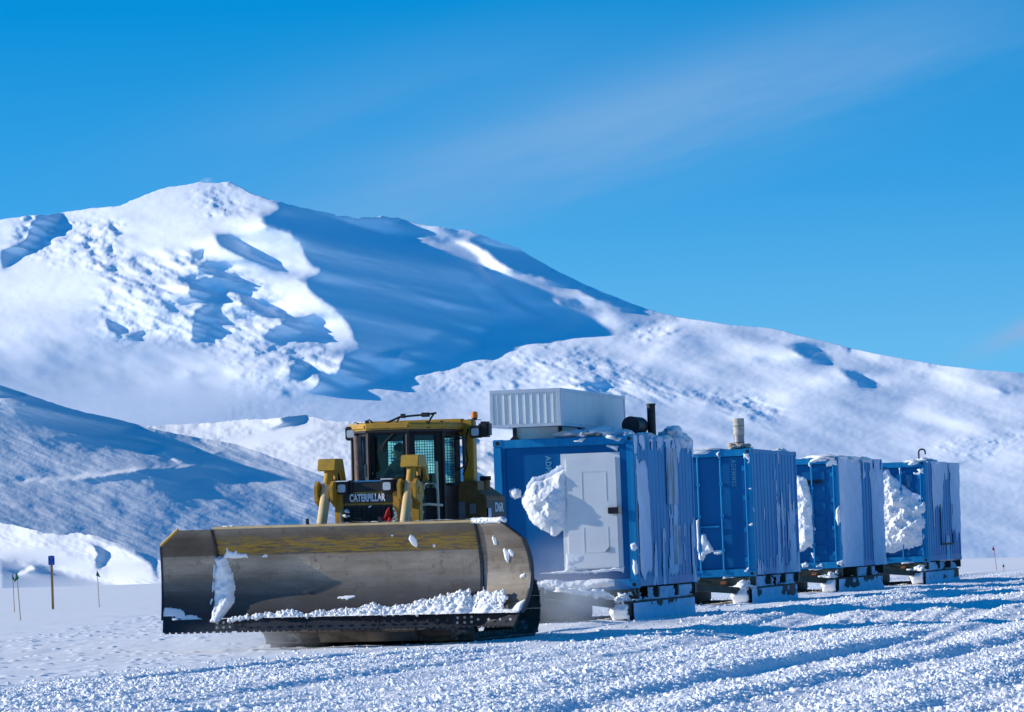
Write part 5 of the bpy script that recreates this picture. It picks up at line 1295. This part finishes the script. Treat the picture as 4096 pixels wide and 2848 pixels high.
for sgn in (-1, 1):
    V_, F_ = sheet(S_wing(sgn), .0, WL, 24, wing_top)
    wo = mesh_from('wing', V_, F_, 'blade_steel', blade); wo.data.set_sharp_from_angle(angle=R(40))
    # rim plate on the outer edge
    ez = np.linspace(.19, 1.32, 26); Pe = S_wing(sgn)(np.full(26, WL), ez); Po = S_wing(sgn)(np.full(26, WL + .03), ez); Pb = S_wing(sgn)(np.full(26, WL + .03), ez, -.09); Pc = S_wing(sgn)(np.full(26, WL), ez, -.09)
    Pe2 = S_wing(sgn)(np.full(26, WL), ez, .025); Po2 = S_wing(sgn)(np.full(26, WL + .03), ez, .025)
    G = np.stack([Pe2, Po2, Pb, Pc], 1).reshape(-1, 3); i = np.arange(26 * 4).reshape(26, 4); j = np.roll(i, -1, 1)
    rim_o = mesh_from('rim_plate', G, np.stack([i[:-1], j[:-1], j[1:], i[1:]], -1).reshape(-1, 4), 'edge_steel', wo, False)
    # joint rib and chamfer trim
    jz = np.linspace(.2, 1.55, 30); a_ = S_main(np.full(30, sgn * (XJ - .012)), jz, .004); b_ = S_main(np.full(30, sgn * (XJ - .012)), jz, .05); c_ = S_main(np.full(30, sgn * (XJ + .018)), jz, .05); d_ = S_main(np.full(30, sgn * (XJ + .018)), jz, -.0)
    G = np.stack([a_, b_, c_, d_], 1).reshape(-1, 3); i = np.arange(120).reshape(30, 4); j = np.roll(i, -1, 1)
    mesh_from('joint_rib', G, np.stack([i[:-1], j[:-1], j[1:], i[1:]], -1).reshape(-1, 4), 'edge_steel', blade, False)
    fw = S_wing(sgn); tb = MB(); k0 = [Vector(fw(np.float64(w), np.float64(z_), 0.02)) for w, z_ in ((WL - .27, 1.575), (WL + .01, 1.335))]
    tb.tube(k0, .022, 6); tb.build('chamfer_trim', 'cat_yellow' if sgn < 0 else 'edge_steel', wo)
# cutting edge in bolted segments
def edge_seg(S, a0, a1, parent, mat='edge_steel', bolts=(), zt=.19, name='cutting_edge'):
    m = MB(); y = .012
    P = [Vector(S(np.float64(a), np.float64(z_), h)) for a in (a0, a1) for z_, h in ((zt, .03), (zt, -.01), (.0, -.01), (.0, .03))]
    d = (P[4] - P[0]).normalized()
    m.raw(P, [(0, 1, 2, 3), (7, 6, 5, 4), (0, 4, 5, 1), (1, 5, 6, 2), (2, 6, 7, 3), (3, 7, 4, 0)])
    L = (P[4] - P[0]).length; k = 0; x = .03
    while x < L - .08:      # worn serrations below
        q0 = P[3] + d * x; q1 = P[3] + d * (x + .065); dn = Vector((0, 0, -.022))
        back = P[2] - P[3]
        v = [q0, q1, q1 + back, q0 + back, q0 + dn, q1 + dn, q1 + dn + back, q0 + dn + back]
        m.raw(v, [(0, 1, 5, 4), (1, 2, 6, 5), (2, 3, 7, 6), (3, 0, 4, 7), (4, 5, 6, 7)]); x += .095
    o = m.build(name, mat, parent, bevel=.004)
    if bolts:
        for (t_, z_) in bolts:
            bm2 = MB(); c0 = P[3].lerp(P[7], t_) + Vector((0, 0, z_)); n_ = (P[3] - P[2]).normalized(); bm2.cyl(c0 - n_ * .005, c0 + n_ * .014, .021, n=10)
            bm2.build('bolt', 'edge_steel' if len(bolts) > 6 else 'grey_steel', o)
    return o
smw = lambda S: S
Sl, Sr = S_wing(-1), S_wing(1)
six = [(.2, .13), (.5, .135), (.8, .14), (.18, .06), (.5, .06), (.8, .065)]
row = [(.08, .10), (.19, .10), (.36, .10), (.50, .10), (.66, .10), (.80, .10), (.93, .10)]
edge_seg(lambda a, z, h: S_wing(-1)(a, z, h), WL, .02, blade)
edge_seg(S_main, -XJ, -1.76, blade, bolts=six)
edge_seg(S_main, -1.752, -.62, blade, bolts=row); edge_seg(S_main, -.612, .55, blade, bolts=row); edge_seg(S_main, .558, 1.73, blade, bolts=row)
edge_seg(S_main, 1.738, XJ, blade, bolts=six)
edge_seg(lambda a, z, h: S_wing(1)(a, z, h), .02, WL, blade, bolts=row[::2])
# top lip, snow covered
lp = MB(); y0 = BY + float(smoothprof(np.float64(1.56)))
lp.box(-XJ, XJ, y0 - .03, y0 + .10, BZ0 + 1.561, BZ0 + 1.60); lip = lp.build('top_lip', 'dusty_yellow', blade, bevel=.006)
def lip_snow(U, V): return np.where(fbm(U * 1.4, V * 4, 4, 5) + .10 + .25 * sstep(-1.6, -1.0, U) > 0, .010 + .015 * np.abs(fbm(U * 6, V * 8, 3, 6)), -1)
patch('lip_snow', lip, lambda U, V, H: (U, V, BZ0 + 1.6 + H), np.arange(-XJ + .02, XJ, .02), np.arange(y0 - .03, y0 + .10, .015), lip_snow, 'snow_clump')
ws = MB(); k1 = [Vector(Sr(np.float64(w), np.float64(1.575), -.03)) for w in np.linspace(.0, WL - .27, 8)]
Vb, Fb = blob_mesh([(q_.x, q_.y, q_.z + .01, .09, .08, .045) for q_ in k1], 77, 12, .25); mesh_from('lip_snow', Vb, Fb, 'snow_clump', blade)
for x in (dh(*ZB(905, 85), y0).x, dh(*ZB(1318, 75), y0).x):
    e = MB(); e.prism([(y0 - .03, BZ0 + 1.60), (y0 + .03, BZ0 + 1.60), (y0 + .02, BZ0 + 1.69), (y0 - .04, BZ0 + 1.68)], x - .018, x + .018, 'x'); e.build('lifting_lug', 'black_paint', blade, bevel=.004)
# back bracing
for x in (-1.5, -.75, 0, .75, 1.5):
    e = MB(); e.box(x - .04, x + .04, BY + .22, BY + .4, BZ0 + .2, BZ0 + 1.3); e.build('brace', 'dark_yellow', blade)
# snow stuck on the blade face
def blade_xy(pts, ly=BY + .1): return [(lambda h: (h.x, h.z - BZ0))(dh(*ZB(*w_), ly)) for w_ in pts]
def on_main(name, pts, Hh, sd, wob=.03, edge=.06, res=.016):
    pl = blade_xy(pts); xs = [w_[0] for w_ in pl]; zs = [w_[1] for w_ in pl]
    def h(U, V):
        d = poly_sd(U + wob * fbm(U * 7, V * 7, 4, sd), V + wob * fbm(U * 7, V * 7, 4, sd + 3), pl)
        return np.where(d > 0, .004 + Hh * np.clip(d / edge, 0, 1) ** .6 * (1 + .5 * fbm(U * 9, V * 9, 4, sd + 5)), -1)
    return patch(name, blade, lambda U, V, H: (U, BY + smoothprof(V) - H - .004, BZ0 + V), np.arange(min(xs) - .06, max(xs) + .06, res), np.arange(min(zs) - .06, max(zs) + .06, res), h, 'snow_clump')
on_main('stuck_snow', [(368, 262), (425, 252), (440, 300), (455, 350), (470, 400), (476, 450), (470, 510), (450, 560), (425, 600), (405, 632), (364, 636), (362, 400)], .11, 3)
on_main('stuck_snow', [(328, 640), (335, 500), (345, 350), (352, 290), (368, 300), (366, 640)], .05, 13)
on_main('stuck_snow', [(420, 262), (440, 235), (442, 205), (450, 225), (480, 235), (490, 218), (500, 238), (550, 245), (556, 262), (490, 264)], .03, 23, .02, .03, .01)
on_main('stuck_snow', [(637, 255), (655, 240), (670, 245), (668, 258)], .03, 33, .01, .03, .008)
on_main('stuck_snow', [(1491, 150), (1505, 125), (1522, 135), (1537, 160), (1535, 190), (1527, 202), (1510, 185)], .03, 43, .012, .03, .008)
on_main('stuck_snow', [(1391, 132), (1400, 126), (1408, 130), (1400, 138)], .02, 53, .004, .02, .005)
on_main('stuck_snow', [(1623, 185), (1636, 181), (1636, 198), (1626, 200)], .02, 63, .004, .02, .005)
on_main('stuck_snow', [(1180, 480), (1080, 482), (1075, 490), (1130, 500)], .006, 73, .01, .03, .01)
def on_wing(sgn, pts, Hh, sd, wob=.02):
    # project the photo outline on the wing through depth of its middle
    S = S_wing(sgn); pl = []
    for q_ in pts:
        hpt = None; w = .4
        for _ in range(6):
            P_ = S(np.float64(w), np.float64(.9)); hpt = dh(*ZB(*q_), P_[1]); w = (sgn * hpt.x - XJ) / (math.cos(WA))
        pl.append((w, hpt.z - BZ0))
    xs = [w_[0] for w_ in pl]; zs = [w_[1] for w_ in pl]
    def h(U, V):
        d = poly_sd(U + wob * fbm(U * 9, V * 9, 4, sd), V + wob * fbm(U * 9, V * 9, 4, sd + 3), pl)
        return np.where(d > 0, .004 + Hh * np.clip(d / .04, 0, 1) ** .6 * (1 + .5 * fbm(U * 11, V * 11, 4, sd + 5)), -1)
    return patch('stuck_snow', blade, lambda U, V, H: tuple(np.moveaxis(S(U, V, H + .004), -1, 0)), np.arange(min(xs) - .05, max(xs) + .05, .012), np.arange(max(.19, min(zs) - .05), max(zs) + .05, .012), h, 'snow_clump')
on_wing(1, [(1975, 150), (1984, 132), (1993, 150), (1992, 185), (1978, 185)], .02, 83, .006)
on_wing(1, [(2020, 215), (2030, 205), (2048, 225), (2046, 260), (2036, 288), (2022, 262)], .025, 93, .01); on_wing(1, [(2050, 218), (2060, 212), (2075, 235), (2070, 252), (2056, 245)], .02, 103, .008)
on_wing(1, [(2100, 360), (2125, 350), (2130, 365), (2105, 372)], .02, 113, .01); on_wing(1, [(2105, 560), (2120, 520), (2155, 500), (2165, 560), (2160, 610), (2130, 640), (2100, 620)], .05, 123, .02)
on_wing(-1, [(85, 575), (140, 555), (190, 570), (250, 600), (320, 615), (330, 638), (240, 640), (180, 615), (120, 600)], .008, 133, .09); on_wing(-1, [(150, 605), (185, 600), (200, 640), (160, 640)], .05, 143, .02)
# heap of broken snow carried in the blade
hx = [w_[0] for w_ in blade_xy([(470, 640), (600, 610), (760, 585), (830, 570), (905, 600), (1060, 578), (1220, 560), (1290, 532), (1365, 560), (1480, 545), (1600, 510), (1700, 482), (1830, 462), (1872, 500), (1900, 470)])]
hz_ = [w_[1] for w_ in blade_xy([(470, 640), (600, 610), (760, 585), (830, 570), (905, 600), (1060, 578), (1220, 560), (1290, 532), (1365, 560), (1480, 545), (1600, 510), (1700, 482), (1830, 462), (1872, 500), (1900, 470)])]
pile = thing('snow_heap', 'heap of broken white snow carried along the foot of the bulldozer blade', 'snow', DL, DRZ); pile.rotation_euler = (0, DRY, DRZ); pile['kind'] = 'stuff'
a = np.arange(-2.0, XJ, .018); t = np.linspace(0, 1, 44); A, T = np.meshgrid(a, t)
Hm = np.interp(A, hx, hz_) + .05 * fbm(A * 5, A * 0, 4, 3) + .02
Zt = .195 + np.maximum(Hm - .195, .0) * T
lump = .10 * np.abs(fbm(A * 7, T * 5 * np.maximum(Hm - .1, .1) * 3, 4, 7)) + .035 * np.sqrt(np.clip(1 - (worley(A * 14, Zt * 14, 5)[0] / .7) ** 2, 0, 1))
Dp = (.05 + .24 * (1 - T) ** 1.0 * np.clip((Hm - .15) * 2.2, 0.15, 1) + lump * np.clip((Hm - .18) * 4, 0, 1)) * sstep(1.0, .97, T)
P = S_main(A, Zt, Dp); P[..., 2] += .03 * fbm(A * 20, T * 8, 3, 17) * T
pm_o = mesh_from('heap', P.reshape(-1, 3), grid_faces(*A.shape), 'snow_clump', pile)
W_, T2 = np.meshgrid(np.arange(0, WL, .018), t)
Hw = np.interp(W_, [0, .1, .25, .35, .5, .82], [.50, .52, .50, .36, .27, .22]) + .05 * fbm(W_ * 6, W_ * 0, 4, 23)
Zw = .195 + np.maximum(Hw - .195, 0) * T2
P = Sr(W_, Zw, (.05 + .26 * (1 - T2) * np.clip((Hw - .12) * 2.2, .1, 1) + .06 * np.abs(fbm(W_ * 8, T2 * 6, 4, 29))) * sstep(1.0, .97, T2))
mesh_from('heap', P.reshape(-1, 3), grid_faces(*W_.shape), 'snow_clump', pile)
n = 1500; xa = rng.uniform(-1.9, XJ + .5, n); keep = rng.random(n) < np.clip(np.interp(xa, hx, hz_) * 2.2, .1, 1); xa = xa[keep]
bl = []
for x in xa:
    Hh = float(np.interp(x, hx, hz_)); z_ = .2 + (Hh - .16) * rng.random() ** .6
    rr = float(np.clip(np.exp(rng.normal(-4.0, .45)), .007, .04))
    P_ = S_main(np.float64(min(x, XJ)), np.float64(z_), .05 + .22 * (1 - (z_ - .2) / max(Hh - .15, .05)) * min(1, (Hh - .1) * 2))
    if x > XJ: P_ = Sr(np.float64(x - XJ), np.float64(z_), .12)
    bl.append((*P_, rr * rng.uniform(.7, 1.3), rr * rng.uniform(.7, 1.3), rr * rng.uniform(.7, 1.2)))
V_, F_ = blob_mesh(bl, 3, 6, .5); mesh_from('clods', V_, F_, 'snow_clump', pile)
# ------------------------------------------------------------------ driver seated in the cab
def driver():
    root = thing('person', 'driver in a dark jacket with dark hair seated behind the bulldozer windscreen', 'person', DL, DRZ); root.rotation_euler = (0, DRY, DRZ)
    bx0, by0, bz0 = -.07, 1.95, 2.24      # seat point
    J = [(0, .12, .08), (0, .13, .28), (0, .11, .46), (0, .08, .58), (0, .04, .66),              # pelvis..neck 0-4
         (-.19, .09, .50), (-.29, -.05, .30), (-.26, -.30, .24), (.19, .09, .50), (.29, -.05, .30), (.26, -.30, .24),   # arms 5-10
         (-.11, .08, .06), (-.14, -.32, .10), (-.14, -.42, -.28), (.11, .08, .06), (.14, -.32, .10), (.14, -.42, -.28)]  # legs
    E = [(0, 1), (1, 2), (2, 3), (3, 4), (3, 5), (5, 6), (6, 7), (3, 8), (8, 9), (9, 10), (0, 11), (11, 12), (12, 13), (0, 14), (14, 15), (15, 16)]
    Rd = [.17, .165, .175, .12, .06, .075, .06, .045, .075, .06, .045, .10, .085, .06, .10, .085, .06]
    me = bpy.data.meshes.new('body'); me.from_pydata([(bx0 + x, by0 + y, bz0 + z) for x, y, z in J], E, [])
    o = bpy.data.objects.new('body', me); COL.objects.link(o); o.parent = root; me.materials.append(M('jacket_dark'))
    md = o.modifiers.new('skin', 'SKIN'); o.modifiers.new('sub', 'SUBSURF').levels = 2; o.modifiers['sub'].render_levels = 2
    for v_, r_ in zip(me.skin_vertices[0].data, Rd): v_.radius = (r_, r_)
    me.skin_vertices[0].data[0].use_root = True
    # head turned towards the viewer's left
    th = np.linspace(0, math.pi, 28); ph = np.linspace(0, 2 * math.pi, 48, endpoint=False); T, Pp = np.meshgrid(th, ph, indexing='ij')
    x = np.sin(T) * np.cos(Pp); y = np.sin(T) * np.sin(Pp); z = np.cos(T)      # face looks along -x
    hx_ = .098 * x * np.where(x < 0, 1 - .10 * sstep(-.2, -1, z), 1.04); hy_ = .076 * y * (1 - .22 * sstep(0, -1, z)); hz2 = .122 * z
    g = lambda a, b_, s: np.exp(-(((y - a) / s) ** 2 + ((z - b_) / s) ** 2)) * (x < 0)
    hx_ -= .026 * g(0, -.12, .14) + .012 * g(0, -.02, .1) + .010 * g(0, -.42, .16) + .012 * g(0, -.78, .2)
    hx_ += .010 * (g(.34, .04, .15) + g(-.34, .04, .15)) + .006 * g(0, -.32, .08)
    yaw = R(25); c_, s_ = math.cos(yaw), math.sin(yaw)
    HX, HY = hx_ * c_ - hy_ * s_, hx_ * s_ + hy_ * c_
    cx_, cy_, cz_ = bx0 - .01, by0 + .0, bz0 + .77
    i = np.arange(T.size).reshape(T.shape); j = np.roll(i, -1, 1); F = np.stack([i[:-1], i[1:], j[1:], j[:-1]], -1).reshape(-1, 4)
    mesh_from('head', np.stack([HX + cx_, HY + cy_, hz2 + cz_], -1).reshape(-1, 3), F, 'skin', root)
    hair = sstep(-.15, .25, z + .45 * x) * .014 - .004 * (z + .45 * x < -.1)
    k = 1 + hair / .1
    mesh_from('hair', np.stack([HX * k + cx_ + .004, HY * k + cy_, hz2 * k + cz_ + .002], -1).reshape(-1, 3), F, 'hair_dark', root)
    for s2 in (-1, 1):
        e = MB(); ex_, ey_ = -.086, .030 * s2; e.cyl((cx_ + ex_ * c_ - ey_ * s_, cy_ + ex_ * s_ + ey_ * c_, cz_ + .006), (cx_ + (ex_ - .008) * c_ - ey_ * s_, cy_ + (ex_ - .008) * s_ + ey_ * c_, cz_ + .006), .010, .006, 10); e.build('eye', 'hair_dark', root, smooth=True)
        ey_ = .078 * s2; ea = MB(); ea.cyl((cx_ + .01 * c_ - (ey_ - .006 * s2) * s_, cy_ + (ey_ - .006 * s2) * c_, cz_ - .01), (cx_ + .02 * c_ - (ey_ + .014 * s2) * s_, cy_ + .02 * s_ + (ey_ + .014 * s2) * c_, cz_ - .005), .03, .024, 10); ea.build('ear', 'skin', root, bevel=.006)
    for s2, w in ((-1, (-.26, -.30, .24)), (1, (.26, -.30, .24))):
        h = MB(); px, py, pz2 = bx0 + w[0], by0 + w[1], bz0 + w[2]
        h.box(px - .04, px + .04, py - .09, py + .01, pz2 - .018, pz2 + .018)
        for f_ in range(4): 
            fx = px - .03 + f_ * .02; L = (.07, .08, .075, .06)[f_]; h.tube([(fx, py - .085, pz2 + .006), (fx, py - .085 - L * .5, pz2 - .002), (fx, py - .085 - L * .7, pz2 - .035), (fx, py - .07 - L * .5, pz2 - .055)], .0085, 7)
        h.tube([(px - s2 * .04, py - .02, pz2), (px - s2 * .06, py - .06, pz2 - .015), (px - s2 * .05, py - .09, pz2 - .035)], .010, 7)
        h.build('hand', 'black_rubber', root, bevel=.004)
        lv = MB(); lv.cyl((px, py - .12, pz2 - .30), (px, py - .12, pz2 + .02), .012, n=8); lv.cyl((px, py - .12, pz2 - .02), (px, py - .12, pz2 + .04), .022, n=10); lv.build('control_lever', 'black_paint', cab)
driver()

# ------------------------------------------------------------------ marker flags and sign
def ground_at(u, v):
    a_, b_ = ray(u, v); Y = np.linspace(60, 260, 2001); d = EYE + float(b_) * Y - ground_base(float(a_) * Y, Y)
    k = np.argmax(d < 0.02) if (d < .02).any() else np.argmin(np.abs(d)); return float(a_) * Y[k], float(Y[k])
def flag(label, base, top, mat, pole, cat_pts, group, cat='marker flag', r=.011):
    X, Y = ground_at(*base); k = 1.0
    t = thing('marker_flag', label, cat, (X, Y, float(ground_z(X, Y))), 0, group)
    T_ = Vector(at(*top, Y)) - Vector(t.location)
    p = MB(); p.cyl((0, 0, -.15), T_ * .98, r, r * .9, 8); p.build('pole', pole, t, smooth=True)
    pts = [Vector(at(u_, v_, Y)) - Vector(t.location) for u_, v_ in cat_pts]
    n = 9; V_ = []
    P0, P1, P2 = pts[:3]                       # top on pole, bottom on pole, free tip
    for i in range(n + 1):
        for j in range(n + 1):
            a_, b_ = i / n, j / n; q_ = P0.lerp(P1, a_); q2 = q_.lerp(P2, b_ * .98); q2.y += -.02 + .05 * b_ * math.sin(4.5 * b_ + 2.2 * a_); V_.append(q2)
    i_ = np.arange((n + 1) ** 2).reshape(n + 1, n + 1)
    f = mesh_from('cloth', V_, np.stack([i_[:-1, :-1], i_[1:, :-1], i_[1:, 1:], i_[:-1, 1:]], -1).reshape(-1, 4), mat, t)
    s = f.modifiers.new('thick', 'SOLIDIFY'); s.thickness = .006
    return t
ZF = lambda x, y: (20 + x / 5.319, 2200 + y / 5.319)
G1 = 'green marker flags on bamboo poles'
flag('green flag on the thinner pole at the far left, behind its twin', ZF(205, 1310), ZF(162, 515), 'green_cloth', 'bamboo', [ZF(150, 515), ZF(160, 640), ZF(225, 650)], G1)
flag('green flag on the tallest bamboo pole, just beside its far-left twin', ZF(338, 1480), ZF(248, 478), 'green_cloth', 'bamboo', [ZF(240, 475), ZF(300, 600), ZF(205, 680)], G1)
flag('green flag standing alone between the blue sign and the bulldozer blade', ZF(2008, 1205), ZF(1962, 430), 'green_cloth', 'bamboo', [ZF(1958, 430), ZF(1940, 550), ZF(2036, 583)], G1)
ZR_ = lambda x, y: (2700 + x / 1.645, 1600 + y / 1.645)
flag('small red flag on a thin reddish pole beyond the last container', ZR_(2120, 1122), ZR_(2096, 960), 'red_cloth', 'red_cloth', [ZR_(2093, 960), ZR_(2106, 992), ZR_(2086, 985)], 'flags beyond the last container', r=.008)
flag('tiny low green flag on a red stub pole beside the red flag', ZR_(2166, 1125), ZR_(2161, 1078), 'green_cloth', 'red_cloth', [ZR_(2160, 1076), ZR_(2154, 1100), ZR_(2170, 1098)], 'flags beyond the last container', r=.008)
X, Y = ground_at(*ZF(1022, 1250)); sg = thing('trail_sign', 'small blue sign with white arrow on a square wooden post', 'sign', (X, Y, float(ground_z(X, Y))), R(4))
kz = Y / FS; hgt = (1250 - 118) / 5.319 * kz
p = MB(); p.box(-.034, .034, -.034, .034, -.2, hgt + .01); p.build('post', 'post_wood', sg, bevel=.004)
w2, h2 = (1062 - 928) / 5.319 * kz / 2, (312 - 120) / 5.319 * kz
p = MB(); cr = .02; pl = []
for cx_, cz2, a0 in ((w2 - cr, h2 - cr, 0), (-w2 + cr, h2 - cr, 90), (-w2 + cr, cr, 180), (w2 - cr, cr, 270)):
    for k in range(5): an = R(a0 + k * 22.5); pl.append((cx_ + cr * math.cos(an), hgt - h2 + cz2 + cr * math.sin(an)))
p.prism(pl, -.05, -.0345, 'y'); bd = p.build('sign_board', 'sign_blue', sg)
zt_ = hgt - h2
# the two small lines of lettering are too worn and small to read: rows of letter-sized strokes
for zf, hh, xs_ in ((.83, .034, (-.036, -.014, .010, .034)), (.15, .028, (-.046, -.024, .010, .030, .048))):
    p = MB()
    for x_ in xs_: p.box(x_ - .008, x_ + .008, -.0515, -.0502, zt_ + h2 * zf - hh / 2, zt_ + h2 * zf + hh / 2)
    p.build('lettering', 'sign_letter', bd)
lettering('lettering', '8', 'sign_letter', bd, (0, -.0515, zt_ + h2 * .60), size=.085, xs=.9, offset=.004)
p = MB(); p.prism([(-w2 * .75, zt_ + h2 * .335), (w2 * .3, zt_ + h2 * .335), (w2 * .3, zt_ + h2 * .30), (w2 * .62, zt_ + h2 * .355), (w2 * .3, zt_ + h2 * .41), (w2 * .3, zt_ + h2 * .37), (-w2 * .75, zt_ + h2 * .37)], -.052, -.0502, 'y'); p.build('arrow', 'sign_letter', bd)

# ------------------------------------------------------------------ blowing snow thrown up by the tracks
def puff(name, label, c, r, dens, seed):
    m = bpy.data.materials.new(name); m.use_nodes = True; t = m.node_tree; t.nodes.clear()
    out = t.nodes.new('ShaderNodeOutputMaterial'); vs = t.nodes.new('ShaderNodeVolumePrincipled'); t.links.new(vs.outputs[0], out.inputs['Volume'])
    vs.inputs['Color'].default_value = (.84, .91, 1.0, 1); vs.inputs['Anisotropy'].default_value = .0
    tc_ = t.nodes.new('ShaderNodeTexCoord'); nz_ = t.nodes.new('ShaderNodeTexNoise'); nz_.inputs['Scale'].default_value = 1.6; nz_.inputs['Detail'].default_value = 4
    mp = t.nodes.new('ShaderNodeMapping'); mp.inputs['Location'].default_value = (seed, 0, 0); t.links.new(tc_.outputs['Object'], mp.inputs[0]); t.links.new(mp.outputs[0], nz_.inputs[0])
    ln = t.nodes.new('ShaderNodeVectorMath'); ln.operation = 'LENGTH'; t.links.new(tc_.outputs['Object'], ln.inputs[0])
    def mt(op, a_, b_, cl=False):
        n = t.nodes.new('ShaderNodeMath'); n.operation = op; n.use_clamp = cl
        for k, v_ in enumerate((a_, b_)):
            if isinstance(v_, bpy.types.NodeSocket): t.links.new(v_, n.inputs[k])
            else: n.inputs[k].default_value = v_
        return n.outputs[0]
    fall = mt('SUBTRACT', 1.0, ln.outputs['Value'], True)
    d = mt('MULTIPLY', mt('MULTIPLY', fall, fall), mt('MULTIPLY', mt('SUBTRACT', nz_.outputs['Fac'], .28, True), dens * 3))
    t.links.new(d, vs.inputs['Density'])
    V_, F_ = blob_mesh([(0, 0, 0, 1, 1, 1)], 1, 12, 0); o = mesh_from(name, V_, F_, m); o.location = c; o.scale = r
    return tag(o, label, 'blowing snow', kind='stuff')
puff('blowing_snow', 'haze of powder snow blowing behind the track in front of the first container', (.75, 78.9, .72), (1.25, 1.5, 1.15), 1.1, 3)
puff('blowing_snow', 'thin puff of powder snow below the far end of the blade', (-4.35, 73.4, .18), (1.5, 1.4, .5), 1.6, 9)
a_ = at(460 * WS, 402 * WS, 9000)
puff('summit_plume', 'small wisp of steam over the summit of the snowy mountain', (at(462 * WS, 404 * WS, 10900)), (22, 25, 10), .03, 5)
scene.view_settings.view_transform = 'Standard'; scene.view_settings.look = 'None'; scene.view_settings.exposure = 0
scene.cycles.use_denoising = True
scene.cycles.max_bounces = 6; scene.cycles.transparent_max_bounces = 12; scene.cycles.volume_bounces = 1
